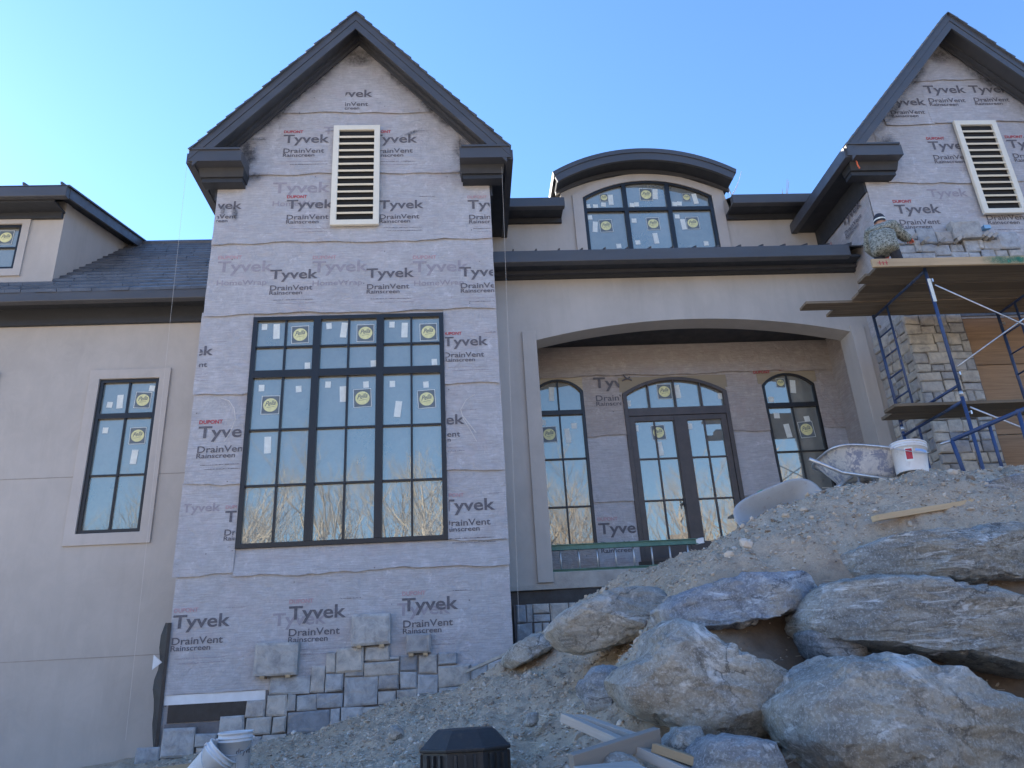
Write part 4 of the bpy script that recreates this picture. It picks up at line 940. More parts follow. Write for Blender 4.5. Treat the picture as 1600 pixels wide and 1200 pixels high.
for x, y in ((205,335),(360,370),(560,385),(775,360),(835,330),(1100,300),(1150,320),(1215,320)):
    p = at(1400+x/8, 330+y/8, 10.83); hb(MB().obox((p.x, 10.82, p.z), (.05, 0, .04), (0, .06, 0), (-.015, 0, .02)), 'wedge', M['lumber_grey'], vr)
p = at(1543, 354, 10.86); hb(MB().box(p.x-.06, p.x+.06, 10.86, 10.95, p.z-.035, p.z+.035), 'blue_label', simple('blue_packet', (.22,.42,.62), .5), vr)
# stones below the porch slab
vb = veneer('stone_veneer', MB().box(.66, 3.4, 11.98, 12.06, 1.6, 2.72))
for a, b, c_, d in [q for k in range(4) for q in ashlar(.68, 3.4, 1.62+k*.275, 1.62+(k+1)*.275, rng)]:
    stone(vb, (a+b)/2, (c_+d)/2, b-a-.016, d-c_-.016, 11.985, .06, 'stone', rng)

# ------------------------------------------------------------------ ground sheet
def graded(lo, hi, step, far, grow=1.28):
    a = list(np.arange(lo, hi+1e-6, step)); s = step; x = a[-1]
    while x < far: s *= grow; x += s; a.append(x)
    s = step; x = a[0]; pre = []
    while x > -far: s *= grow; x -= s; pre.append(x)
    return np.array(pre[::-1]+a)
gx = graded(-4.6, 8.4, .045, 600); gy = graded(3.6, 11.3, .045, 600)
GX, GY_ = np.meshgrid(gx, gy); fx, fy = GX.ravel(), GY_.ravel()
fz = np.concatenate([height(fx[i:i+20000], fy[i:i+20000]) for i in range(0, len(fx), 20000)])
inside = (fx > -15) & (fx < 14) & (fy > 12.2) & (fy < 24.4)
back = fy > 11.6
fz = np.where(back, np.minimum(fz, 2.0), fz); fz = np.where(fy > 12.3, np.where(np.abs(fx) < 16, -.3, 0), fz)
near = (fx > -5) & (fx < 9) & (fy > 3) & (fy < 11.6)
dzv = np.zeros_like(fz)
for i in np.nonzero(near)[0]:
    x, y = fx[i], fy[i]
    dzv[i] = .085*mnoise.noise((x*1.4, y*1.4, 0))+.05*mnoise.noise((x*3.7, y*3.7, 5))+.05*mnoise.noise((x*7, y*7, 9))+.045*mnoise.noise((x*15, y*15, 2))
fz = fz+dzv
# far ground rises into a hillside behind the photographer
fz = np.where(fy < -26, fz+np.clip((-26-fy)*.21, 0, 60), fz)
nx_, ny_ = len(gx), len(gy)
idx = np.arange(nx_*ny_).reshape(ny_, nx_)
quads = np.stack([idx[:-1, :-1], idx[:-1, 1:], idx[1:, 1:], idx[1:, :-1]], -1).reshape(-1, 4)
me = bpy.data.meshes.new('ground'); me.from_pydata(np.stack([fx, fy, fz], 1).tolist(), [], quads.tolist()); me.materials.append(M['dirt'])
me.polygons.foreach_set('use_smooth', [True]*len(me.polygons))
ground = bpy.data.objects.new('ground', me); COL.objects.link(ground)
tag(ground, 'bare brown dirt mound sloping up to the house', kind='structure')
from mathutils.bvhtree import BVHTree
GB = BVHTree.FromPolygons([tuple(v) for v in np.stack([fx, fy, fz], 1)], quads.tolist())
def gz(x, y):
    h = GB.ray_cast(Vector((x, y, 40)), Vector((0, 0, -1)))
    return h[0].z if h[0] is not None else 0.

# ------------------------------------------------------------------ boulders
def boulder(px_poly, Y, depth, mat, label, seed, name='boulder', sharp=3.2, sub=72, rough=1.):
    """rock whose front outline follows the surveyed outline, with its own thickness and relief"""
    P = [at(x, y, Y) for x, y in px_poly]; c = sum((Vector((p.x, 0, p.z)) for p in P), Vector())/len(P)
    ang = []; 
    pts = [((p.x-c.x)*1.045, (p.z-c.z)*1.045) for p in P]
    # resample the outline as radius over angle
    def radius(t):
        dx, dz = math.cos(t), math.sin(t); best = .05
        for i in range(len(pts)):
            (ax, az), (bx, bz) = pts[i], pts[(i+1) % len(pts)]; ex, ez = bx-ax, bz-az
            det = dx*(-ez)+ex*dz
            if abs(det) < 1e-9: continue
            s = (ax*(-ez)+ex*az)/det; u = (dx*az-dz*ax)/det
            if s > 0 and -1e-6 <= u <= 1+1e-6: best = max(best, s)
        return best
    nt_, npj = sub*2, sub
    rad = np.array([radius(2*math.pi*k/nt_) for k in range(nt_)])
    rad = (np.roll(rad, 1)+2*rad+np.roll(rad, -1))/4
    mb = MB(); sz = rad.mean(); vs = []
    for j in range(npj+1):
        ph = -math.pi/2+math.pi*j/npj
        cs, sn = math.cos(ph), math.sin(ph)
        e = 2/sharp; rr = abs(cs)**e; yy = math.copysign(abs(sn)**e, sn)
        for k in range(nt_):
            t = 2*math.pi*k/nt_; x, z = rad[k]*rr*math.cos(t), rad[k]*rr*math.sin(t); y = depth*yy
            q = Vector((x, y, z)); dr = Vector((x/(sz*sz), y/(depth*depth), z/(sz*sz)))
            dr = dr.normalized() if dr.length > 1e-9 else Vector((0, math.copysign(1, yy), 0))
            p3 = Vector((x+seed*7.3, y*1.2, z*1.9+x*.35))/sz
            d = .13*mnoise.noise(p3*1.3)+.075*(abs(mnoise.noise(p3*2.9))*2-.7)+.035*mnoise.noise(p3*6.5)+.018*mnoise.noise(p3*15)+.010*mnoise.noise(p3*34)
            lay = mnoise.noise(Vector((x*.8+seed, y*.8, (z*1.0+x*.22)*7))/sz)
            d += .03*(round(lay*3)/3) 
            q += dr*d*sz*rough*(.45 if abs(yy) < .25 else 1)
            vs.append((q.x, q.y, q.z))
    # split faces: cut the lump back to random cleavage planes, then roughen
    A = np.array(vs); rb = random.Random(seed*13+1)
    for k in range(30):
        nv = np.array([rb.gauss(0, 1), -abs(rb.gauss(0, 1.1)), rb.gauss(0, .8)]); nv /= np.linalg.norm(nv)
        dd = A@nv; lim = dd.max()*(rb.uniform(.78, .94) if nv[1] < -.6 else rb.uniform(.91, .99)); over = dd > lim
        A[over] -= np.outer((dd[over]-lim)*.97, nv)
    for k in range(26):      # small chipped corners and facets
        nv = np.array([rb.gauss(0, 1), -abs(rb.gauss(.5, .8)), rb.gauss(0, 1)]); nv /= np.linalg.norm(nv)
        dd = A@nv; lim = dd.max()*rb.uniform(.93, .985); over = dd > lim
        A[over] -= np.outer(dd[over]-lim, nv)
    for i in range(len(A)):
        p3 = Vector(A[i]+np.array([seed*3.1, 0, 0]))
        q3 = Vector((p3.x*.55+p3.z*.15, p3.y*.7, p3.z*1.6+p3.x*.2))
        d = (.018*(1-2*abs(mnoise.noise(q3*5)))+.011*(1-2*abs(mnoise.noise(q3*12)))+.008*mnoise.noise(p3*28)+.005*mnoise.noise(p3*55))*min(1, sz*2.2)
        A[i] += A[i]/max(1e-6, np.linalg.norm(A[i]))*d
    vs = [tuple(v) for v in A]
    fs = [(j*nt_+k, j*nt_+(k+1) % nt_, (j+1)*nt_+(k+1) % nt_, (j+1)*nt_+k) for j in range(npj) for k in range(nt_)]
    o = MB().add(vs, fs).build(name, mat, None, smooth=True)
    bm = bmesh.new(); bm.from_mesh(o.data); bmesh.ops.remove_doubles(bm, verts=bm.verts, dist=.002); bmesh.ops.recalc_face_normals(bm, faces=bm.faces)
    for e_ in bm.edges:
        if len(e_.link_faces) == 2 and e_.calc_face_angle(0) > R(27): e_.smooth = False
    bm.to_mesh(o.data); bm.free()
    o.location = (c.x, Y+depth*.35, c.z)
    return tag(o, label, 'rock' if name != 'boulder' else 'boulder', 'boulders of the retaining wall' if name == 'boulder' else None)
MBa = mat_boulder('grey_boulder', (.37,.355,.32), (.50,.48,.43), (.74,.73,.70), (1.2,1,1.5), (.3,.5,0))
MBb = mat_boulder('blue_grey_boulder', (.26,.265,.275), (.39,.395,.405), (.68,.69,.70), (1,1,4), (0,.25,0))
MBe = mat_boulder('blue_slab', (.27,.295,.34), (.38,.405,.455), (.64,.68,.72), (1,1,3), (0,.25,0))
MBc = mat_boulder('tan_grey_boulder', (.42,.395,.35), (.54,.51,.455), (.7,.67,.62), (1,1,2.2), (0,-.3,0))
MBd = mat_boulder('dark_banded_boulder', (.30,.29,.265), (.46,.44,.395), (.76,.76,.74), (1,1,5), (0,.15,0))
boulder([(858,985),(885,955),(935,932),(985,918),(1035,912),(1046,940),(1040,965),(1010,990),(960,1005),(915,1020),(880,1012)], 6.9, .55, MBc, 'tan grey boulder left of the blue slab, half buried in dirt', 1)
boulder([(1040,948),(1065,930),(1110,912),(1170,900),(1235,895),(1292,900),(1290,935),(1260,950),(1200,965),(1140,978),(1090,985),(1050,975)], 5.75, .6, MBe, 'flat blue grey slab resting on the pale green-grey boulder', 2, sharp=3)
boulder([(965,1075),(985,1045),(1020,1030),(1035,985),(1060,972),(1095,985),(1150,1020),(1200,1040),(1245,1058),(1262,1085),(1255,1130),(1215,1148),(1150,1158),(1100,1155),(1050,1132),(1000,1112)], 5.1, .62, MBa, 'large pale grey rounded boulder below the blue slab', 3)
boulder([(1300,888),(1340,862),(1400,838),(1480,832),(1560,822),(1660,812),(1740,830),(1720,890),(1600,905),(1500,908),(1400,905),(1330,905)], 5.9, .6, MBd, 'long dark banded slab at the top of the boulder wall', 4, sharp=3)
boulder([(1272,965),(1292,935),(1320,908),(1370,899),(1450,905),(1530,925),(1620,940),(1720,965),(1740,1020),(1660,1060),(1590,1045),(1500,1020),(1400,1012),(1330,1000),(1285,990)], 5.2, .6, MBd, 'long grey boulder with white top edge, second row right', 5)
boulder([(1262,985),(1300,985),(1340,1000),(1370,1015),(1340,1035),(1300,1038),(1275,1015)], 5.35, .3, MBb, 'small dark stone wedged between the two rows of boulders', 6, sub=30)
boulder([(1242,1110),(1262,1085),(1300,1050),(1340,1035),(1400,1040),(1470,1052),(1560,1085),(1650,1110),(1720,1180),(1700,1300),(1500,1310),(1380,1260),(1300,1200),(1255,1150)], 4.45, .6, MBa, 'biggest grey boulder at the lower right corner', 7)
boulder([(1095,1185),(1120,1160),(1170,1155),(1220,1165),(1240,1195),(1235,1260),(1150,1270),(1100,1240)], 4.2, .35, MBb, 'dark blue stone at the bottom edge under the pale boulder', 8, sub=36)
boulder([(1040,1165),(1062,1140),(1100,1138),(1112,1165),(1095,1195),(1055,1195)], 4.6, .2, MBa, 'small grey stone beside the crossed boards', 9, sub=26)
boulder([(908,1075),(930,1045),(965,1040),(985,1070),(990,1120),(960,1145),(930,1130)], 6.1, .3, MBb, 'blue grey stone half buried left of the pale boulder', 10, sub=36)
boulder([(782,1035),(800,1010),(832,992),(862,990),(868,1010),(835,1028),(800,1045)], 8.7, .4, MBa, 'grey stone lying against the tower foot', 11, sub=36)
boulder([(1515,775),(1545,752),(1590,745),(1640,745),(1650,775),(1590,785),(1540,785)], 6.7, .35, MBb, 'dark stone sticking out of the mound above the board', 12, sub=36)
for i, (poly, Y, lab) in enumerate((([(601,1146),(612,1134),(628,1140),(630,1152),(612,1158)], 6.6, 'pale fist-sized stone on dirt left of the black riser'), ([(816,1134),(826,1116),(842,1112),(842,1126),(828,1136)], 6.4, 'flat pale stone chip on dirt right of the black riser'),
        ([(938,1188),(965,1176),(995,1185),(1010,1210),(950,1215)], 4.4, 'pale flat stone under the crossed boards'), ([(1290,958),(1300,950),(1312,958),(1300,966)], 5.0, 'small chip on the front of the long grey boulder'))[:3]):
    boulder(poly, Y, .09, MBa, lab, 20+i, name='loose_stone', sub=20)

# ------------------------------------------------------------------ loose chips and clods over the dirt
rng = random.Random(3); mb = MB()
ico = [(0,0,1),(.89,0,.45),(.28,.85,.45),(-.72,.53,.45),(-.72,-.53,.45),(.28,-.85,.45),(.72,.53,-.45),(-.28,.85,-.45),(-.89,0,-.45),(-.28,-.85,-.45),(.72,-.53,-.45),(0,0,-1)]
icf = [(0,1,2),(0,2,3),(0,3,4),(0,4,5),(0,5,1),(1,6,2),(2,7,3),(3,8,4),(4,9,5),(5,10,1),(2,6,7),(3,7,8),(4,8,9),(5,9,10),(1,10,6),(11,7,6),(11,8,7),(11,9,8),(11,10,9),(11,6,10)]
octv = [(1,0,0),(0,1,0),(-1,0,0),(0,-1,0),(0,0,1),(0,0,-1)]; octf = [(0,1,4),(1,2,4),(2,3,4),(3,0,4),(1,0,5),(2,1,5),(3,2,5),(0,3,5)]
for i in range(75000):
    y = 4+7*rng.random()**1.15; x = rng.uniform(-3.6, 8.2)
    if y < 6.1 and x > 1.8 and rng.random() < .9: continue
    k = rng.random()
    s = .006+.009*rng.random()+(.022*rng.random()**2 if k < .13 else 0)+(.03*rng.random()**2 if k < .01 else 0)
    a = rng.uniform(0, 6.28); ca, sa = math.cos(a), math.sin(a)
    ex, ey, ez = s*rng.uniform(.7, 2.4 if k > .6 else 1.3), s*rng.uniform(.5, 1), s*rng.uniform(.35, .9)
    z = gz(x, y)+ez*.35; tl = rng.uniform(-.6, .6)
    V_, F_ = (ico, icf) if s > .025 else (octv, octf)
    mb.add([(x+(vx*ex)*ca-(vy*ey)*sa, y+(vx*ex)*sa+(vy*ey)*ca, z+vz*ez+tl*vx*ex) for vx, vy, vz in ((v[0]*rng.uniform(.75,1.2), v[1]*rng.uniform(.75,1.2), v[2]) for v in V_)], F_)
for i in range(1500):   # straw and twig bits
    y = 4.3+6.3*rng.random(); x = rng.uniform(-3, 7.5); a = rng.uniform(0, 3.14); l = rng.uniform(.02, .07); z = gz(x, y)+.012
    mb.beam((x-math.cos(a)*l, y-math.sin(a)*l, z), (x+math.cos(a)*l, y+math.sin(a)*l, z+rng.uniform(-.01, .03)), .004, .004)
tag(mb.build('gravel_and_chips', M['chips']), 'fine gravel, clods and wood chips strewn over the dirt', 'gravel', kind='stuff')

# ------------------------------------------------------------------ scaffold
FX, FYF, FYR = 6.76, 9.3, 10.82
sc = thing('scaffold', 'blue tubular frame scaffold standing at the right tower', 'scaffold', (FX, 10, 3.2)); SL = Vector((FX, 10, 3.2))
def sb(mb, name, mat, parent=None, **k):
    o = mb.build(name, mat, None, **k); o.parent = parent or sc
    o.matrix_parent_inverse = Matrix.Translation(-SL) if parent is None else Matrix.Identity(4); return o
def frame(x, z0, z1, full=True):
    f = sb(MB().tube([(x, FYF, z1-.06), (x, FYR, z1-.06)], .022, 10), 'end_frame', M['blue_paint'], smooth=True)
    for y in (FYF, FYR): sb(MB().tube([(x, y, z0), (x, y, z1)], .024, 12), 'frame_leg', M['blue_paint'], f, smooth=True)
    if full:
        sb(MB().tube([(x, FYF, z0+.12), (x, FYR, z0+.12)], .02, 10), 'frame_rail', M['blue_paint'], f, smooth=True)
        sb(MB().tube([(x, FYR-.42, z0+.12), (x, FYR-.42, z1-.08)], .018, 10), 'frame_post', M['blue_paint'], f, smooth=True)
        for k in range(1, 5):
            z = z0+.12+(z1-z0-.2)*k/5
            sb(MB().tube([(x, FYR-.42, z), (x, FYR, z)], .014, 8), 'rung', M['blue_paint'], f, smooth=True)
    else:
        for k in range(1, 3):
            z = z0+(z1-z0)*k/3
            sb(MB().tube([(x, FYR-.42, z), (x, FYR, z)], .014, 8), 'rung', M['blue_paint'], f, smooth=True)
        sb(MB().tube([(x, FYR-.42, z0), (x, FYR-.42, z1-.06)], .018, 10), 'frame_post', M['blue_paint'], f, smooth=True)
    for y in (FYF, FYR):
        for z in (z0+.3, z1-.22): sb(MB().tube([(x-.02, y, z), (x+.07, y, z)], .009, 6).box(x+.055, x+.075, y-.012, y+.012, z-.03, z+.02), 'brace_lug', M['galv'], f)
        sb(MB().tube([(x, y, z0-.03), (x, y, z0+.03)], .0275, 12), 'coupling_collar', M['galv'], f, smooth=True)
        sb(MB().tube([(x, y, z1), (x, y, z1+.13)], .019, 10), 'coupling_pin', M['galv'], f, smooth=True)
    return f
for x in (FX, FX+2.13):
    f1 = frame(x, 4.95, 6.93)
    frame(x, gz(x, 10)-.25, 4.90, False)
    sb(MB().box(x-.026, x+.026, FYF-.027, FYF-.0255, 6.35, 6.72), 'white_tag', M['sticker_white'], f1)
for (y, za, zb) in ((FYF, 6.62, 5.35), (FYF, 5.35, 6.62)):
    sb(MB().tube([(FX+.07, y-.02 if za > zb else y+.02, za), (FX+2.2, y-.02 if za > zb else y+.02, zb)], .011, 8), 'cross_brace', M['galv'], smooth=True)
sb(MB().tube([(FX+.07, FYF, 4.75), (FX+2.2, FYF+.02, 3.7)], .013, 8), 'cross_brace', M['galv'], smooth=True)
# leaning spare frame in front
lf = thing('spare_scaffolding', 'spare blue scaffold frame leaning in front of the scaffold', 'scaffold frame', (0,0,0))
def lb(mb, name, mat='blue_paint'): return mb.build(name, M[mat], lf, smooth=True)
pA, pB = at(1487, 688, 8.6), at(1640, 622, 8.3)
lb(MB().tube([pA, pB], .026, 12), 'top_rail'); lb(MB().tube([pA, at(1512, 752, 8.55)], .024, 12), 'leg'); lb(MB().tube([at(1590, 640, 8.4), at(1618, 735, 8.3)], .024, 12), 'leg'); lb(MB().tube([at(1545, 662, 8.5), at(1570, 745, 8.45)], .02, 12), 'leg')
lb(MB().tube([at(1470, 694, 8.62), pA], .016, 8), 'pin', 'galv')
# planks of the working deck: each a board of its own
lab = ('front deck board of the scaffold with dark stained underside', 'second deck board from the front of the scaffold', 'middle deck board under the kneeling worker', 'fourth deck board, its end stepped back', 'longest deck board, poking furthest left over the arch', 'rearmost deck board beside the tower wall')
ends = (6.02, 5.98, 6.12, 6.15, 5.42, 5.98); ys = np.linspace(9.22, 10.86, 7)
pz = 6.905
for i in range(6):
    y0_, y1_ = ys[i]+.012, ys[i+1]-.012; zoff = (.0, .012, .004, .016, .0, .009)[i]
    o = MB().box(ends[i], 10.4+.2*(i % 3), y0_, y1_, pz+zoff, pz+zoff+.045).build('scaffold_plank', M['plank'], None, bevel=.004)
    tag(o, lab[i], 'plank', 'planks of the scaffold deck')
o = MB().box(5.9, 8.33, 9.14, 9.185, pz-.045, pz+.085).build('toe_board', M['lumber'], None, bevel=.004); tag(o, 'pale toe board standing on edge at the front of the scaffold deck', 'board')
mk = MB(); 
for a, b in ((0, .07), (.05, .06), (.1, .07)): mk.box(6.0+a, 6.012+a, 9.137, 9.139, pz-.02, pz-.02+b)
mk.box(5.97, 6.13, 9.1368, 9.1388, pz+.01, pz+.018)
k = mk.build('marker_scribble', M['ink_red'], o)
M['smudge_green'] = smudge_mat('green_paint_smear', (.04, .24, .16))
for gx_, gw_ in ((7.75, .55), (7.95, .6), (8.12, .42)): smudge(o, gx_, pz+.02, gw_, .17, 0, 9.1368-gw_*.001, 'smudge_green', 'green_paint_smear')
o = MB().box(8.36, 10.5, 9.12, 9.165, pz-.045, pz+.17).build('toe_board', M['lumber'], None, bevel=.004); tag(o, 'toe board at the right end of the scaffold deck, cut off by the picture edge', 'board')
for i, (a, y0_, y1_) in enumerate(((6.2, 9.55, 9.85), (6.12, 9.86, 10.16))):
    p = at(1390, 648, 9.6)
    o = MB().box(5.95+.12*i, 9.8, y0_, y1_, 4.88, 4.925).build('scaffold_plank', M['plank'], None, bevel=.004)
    tag(o, ('front one of the two lower scaffold planks', 'rear one of the two lower scaffold planks')[i], 'plank', 'lower scaffold planks')

# ------------------------------------------------------------------ worker kneeling on the deck, back turned
def skin(name, verts, edges, radii, mat, parent=None, sub=2, root=0):
    me = bpy.data.meshes.new(name); me.from_pydata([tuple(v) for v in verts], edges, []); me.materials.append(mat)
    o = bpy.data.objects.new(name, me); COL.objects.link(o)
    m = o.modifiers.new('skin', 'SKIN'); m.use_smooth_shade = True
    for i, r_ in enumerate(radii): me.skin_vertices[0].data[i].radius = (r_, r_) if not isinstance(r_, tuple) else r_
    for i in range(len(verts)): me.skin_vertices[0].data[i].use_root = i == root
    s = o.modifiers.new('sub', 'SUBSURF'); s.levels = sub; s.render_levels = sub
    if parent: o.parent = parent
    return o
pz_top = pz+.045
pw_ = at(1379, 372, 10.15)
wk = thing('person', 'person in camouflage jacket and dark cap bending forward on the scaffold, setting stone', 'person', (pw_.x, 10.15, pz_top), (0, 0, R(-40))); wk.scale = (.97, .97, .96)
# local frame: faces +y, x to his right; z above the deck
V_ = [(0,-.06,.86),(0,-.03,1.0),(0,.04,1.15),(0,.12,1.28),(0,.17,1.36),(0,.20,1.41),
      (.17,.13,1.27),(.27,.27,1.10),(.33,.50,1.14),(.34,.57,1.16),
      (-.17,.13,1.27),(-.26,.22,1.04),(-.16,.44,.98),(-.12,.52,.99),
      (.11,-.02,.80),(.14,.16,.48),(.13,.02,.10),(.14,.16,.05),
      (-.11,-.02,.80),(-.14,.16,.48),(-.13,.02,.10),(-.14,.16,.05)]
E_ = [(0,1),(1,2),(2,3),(3,4),(4,5),(3,6),(6,7),(7,8),(8,9),(3,10),(10,11),(11,12),(12,13),(0,14),(14,15),(15,16),(16,17),(0,18),(18,19),(19,20),(20,21)]
R_ = [(.18,.15),(.17,.13),(.19,.13),(.16,.11),.07,.058,.08,.062,.045,.04,.08,.062,.045,.04,.1,.075,.05,.04,.1,.075,.05,.04]
skin('body', V_, E_, R_, M['pants'], wk)
# jacket: puffed shell over trunk and arms
VJ = [(0,-.08,.70),(0,-.07,.82),(0,-.03,1.02),(0,.04,1.15),(0,.11,1.27),(0,.16,1.34),(.18,.13,1.275),(.28,.27,1.10),(.325,.47,1.135),(-.18,.13,1.275),(-.27,.22,1.04),(-.17,.42,.985)]
EJ = [(0,1),(1,2),(2,3),(3,4),(4,5),(4,6),(6,7),(7,8),(4,9),(9,10),(10,11)]
RJ = [(.225,.19),(.235,.19),(.235,.18),(.23,.165),(.185,.135),.085,.115,.092,.07,.115,.092,.07]
j = skin('jacket', VJ, EJ, RJ, M['camo'], wk); tx = bpy.data.textures.new('folds', 'CLOUDS'); tx.noise_scale = .09
dm = j.modifiers.new('folds', 'DISPLACE'); dm.texture = tx; dm.strength = .035; dm.mid_level = .5
# head: skull with face features, cap with band
hd = MB().lathe([(0.001,-.13),(.045,-.125),(.062,-.09),(.075,-.04),(.083,.02),(.08,.075),(.06,.115),(.03,.13),(.001,.135)], 20, (0, .25, 1.50)).build('head', M['skin'], wk, smooth=True)
nm = MB().lathe([(.001,.0),(.014,.005),(.018,.02),(.008,.05)], 10, (0, .338, 1.46)); nm.build('nose', M['skin'], hd, smooth=True)
for s_ in (-1, 1):
    MB().lathe([(.001,-.03),(.012,-.02),(.016,0),(.012,.02),(.001,.03)], 8, (s_*.084, .24, 1.485)).build('ear', M['skin'], hd, smooth=True)
    MB().lathe([(.001,-.01),(.01,0),(.001,.01)], 8, (s_*.032, .325, 1.505)).build('eye', M['ink'], hd, smooth=True)
MB().box(-.025, .025, .320, .326, 1.415, 1.422).build('mouth', M['ink_redfaint'], hd)
cp = MB().lathe([(.090,-.035),(.093,.0),(.092,.045),(.080,.09),(.055,.125),(.02,.142),(.001,.145)], 24, (0, .245, 1.52)).build('cap', M['cap'], wk, smooth=True)
MB().lathe([(.0935,-.002),(.0955,.0),(.0955,.022),(.0935,.024)], 24, (0, .245, 1.522)).build('cap_band', M['sticker_white'], cp, smooth=True)
def hand(base, d, side, mat):
    base, d = Vector(base), Vector(d).normalized(); sd = d.cross(Vector((0,0,1))).normalized()*side; dn = Vector((0,0,-1))
    vs = [base, base+d*.05, base+d*.085]; es = [(0,1),(1,2)]; rs_ = [(.03,.022),(.04,.02),(.038,.016)]
    for k, (o_, l) in enumerate(((-.03,.062),(-.01,.072),(.011,.068),(.03,.052))):
        b = len(vs); p0 = base+d*.085+sd*o_; vs += [p0, p0+d*l*.5+dn*.01, p0+d*l*.85+dn*.035]; es += [(2,b),(b,b+1),(b+1,b+2)]; rs_ += [.0105, .0095, .008]
    b = len(vs); t0 = base+d*.03-sd*.035; vs += [t0, t0-sd*.025+d*.03+dn*.012, t0-sd*.02+d*.06+dn*.03]; es += [(1,b),(b,b+1),(b+1,b+2)]; rs_ += [.012, .011, .009]
    return skin('hand', vs, es, rs_, mat, wk, 2)
hand((.34, .56, 1.16), (0, 1, .1), 1, M['glove']); hand((-.12, .51, .99), (.3, 1, .1), -1, M['glove'])
for s_ in (-1, 1):
    MB().lathe([(.001,0),(.055,.0),(.06,.03),(.056,.1),(.05,.16),(.001,.162)], 12, (s_*.135, .02, 0)).build('boot', M['pants'], wk, smooth=True)

# ------------------------------------------------------------------ buckets
def bucket(loc, rot, h, r, label, mats='white_plastic', lid=False, red=False, dry=False, lean=None):
    t = thing('bucket', label, 'bucket', loc, rot, 'white plastic buckets')
    b = MB().lathe([(.001,.006),(r*.86,.006),(r*.88,0),(r*.9,.01),(r*.985,h*.80),(r*1.0,h*.80),(r*1.045,h*.805),(r*1.045,h*.83),(r*1.0,h*.835),(r*1.0,h*.865),(r*1.05,h*.87),(r*1.05,h*.895),(r*1.005,h*.90),(r*1.01,h*.965),(r*1.06,h*.97),(r*1.06,h),(r*.98,h),(r*.96,h*.97),(r*.86,.03),(.001,.03)], 36)
    b.build('pail', M[mats], t, smooth=True)
    pts = [(r*1.07*math.cos(a), r*1.07*math.sin(a)*.35-r*.35*math.sin(a), h*.85-h*.42*math.sin(a)) for a in np.linspace(0, math.pi, 15)]
    pts = [(p[0], -r*1.02-.01*math.sin(a) if 0 < i < 14 else 0, p[2]) for i, (p, a) in enumerate(zip(pts, np.linspace(0, math.pi, 15)))]
    MB().tube([(r*1.06*math.cos(a), -abs(r*1.09*math.sin(a)), h*.85-h*.30*math.sin(a)) for a in np.linspace(0, math.pi, 17)], .004, 6).build('bail', M['galv'], t, smooth=True)
    for s_ in (-1, 1): MB().tube([(s_*r*1.02, 0, h*.85), (s_*r*1.12, 0, h*.85)], .018, 10).build('bail_ear', M[mats], t)
    def patch(a0, a1, z0, z1, rr=1.004):
        m = MB(); n_ = 8
        rad = lambda z: (r*.9+(r*.985-r*.9)*(z/(h*.8)))*rr
        m.add([(rad(z)*math.cos(a0+(a1-a0)*i/n_), rad(z)*math.sin(a0+(a1-a0)*i/n_), z) for z in (z0, z1) for i in range(n_+1)], [(i,i+1,n_+2+i,n_+1+i) for i in range(n_)]); return m
    if red:
        patch(R(-135), R(-108), h*.30, h*.74).build('white_warning_label', M['sticker_white'], t); patch(R(-132), R(-111), h*.36, h*.70, 1.01).build('red_warning_print', M['ink_red'], t)
        patch(R(-100), R(-45), h*.62, h*.70).build('blue_print', simple('blue_print', (.25,.4,.68), .6), t)
    if dry:
        v, f = text_geo('dryvit', .01); scl = .17/v[:, 0].max(); m = MB(); ang0 = R(-78)
        def cyl(a, z, k=1.012): 
            rr = (r*.9+(r*.085)*(z/(h*.8)))*k; return (rr*math.cos(ang0+a/r), rr*math.sin(ang0+a/r), z)
        m.add([cyl(a*scl, h*.56+b*scl) for a, b in v], f)
        for z0, z1, a0, a1 in ((.2,.205,0,.16),(.49,.495,0,.16)): m.add([cyl(a0,h*z0),cyl(a1,h*z0),cyl(a1,h*z1),cyl(a0,h*z1)], [(0,1,2,3)])
        for a0 in (0, .158): m.add([cyl(a0,h*.2),cyl(a0+.003,h*.2),cyl(a0+.003,h*.495),cyl(a0,h*.495)], [(0,1,2,3)])
        for k_ in range(5): m.add([cyl(.02,h*(.25+k_*.04)),cyl(.02+.1,h*(.25+k_*.04)),cyl(.02+.1,h*(.256+k_*.04)),cyl(.02,h*(.256+k_*.04))], [(0,1,2,3)])
        m.build('printed_lettering', M['ink'], t)
    return t
p = at(365, 1212, 8.3); bucket((p.x, 8.3, p.z-.05), (R(2), R(-1), R(8)), .44, .158, 'white bucket with printed lettering standing at the foot of the stonework', dry=True)
p = at(318, 1205, 8.1); bucket((p.x-.12, 8.1, p.z-.14), (R(10), R(42), R(20)), .42, .155, 'white bucket tipped over, left of the upright bucket')
p = at(1428, 748, 7.15); bucket((p.x, 7.15, gz(p.x, 7.15)-.02), (R(-4), R(7), R(0)), .32, .165, 'white bucket with red warning label on top of the mound', red=True)
# sheet of board at the lower left corner
p = at(250, 1194, 8.6); o = MB().obox((p.x, 8.6, p.z-.13), (.3, 0, .02), (0, .015, 0), (-.01, .06, .1)).build('board_offcut', M['lumber'], None, bevel=.003); tag(o, 'pale board offcut at the bottom left, in front of the stones', 'board')

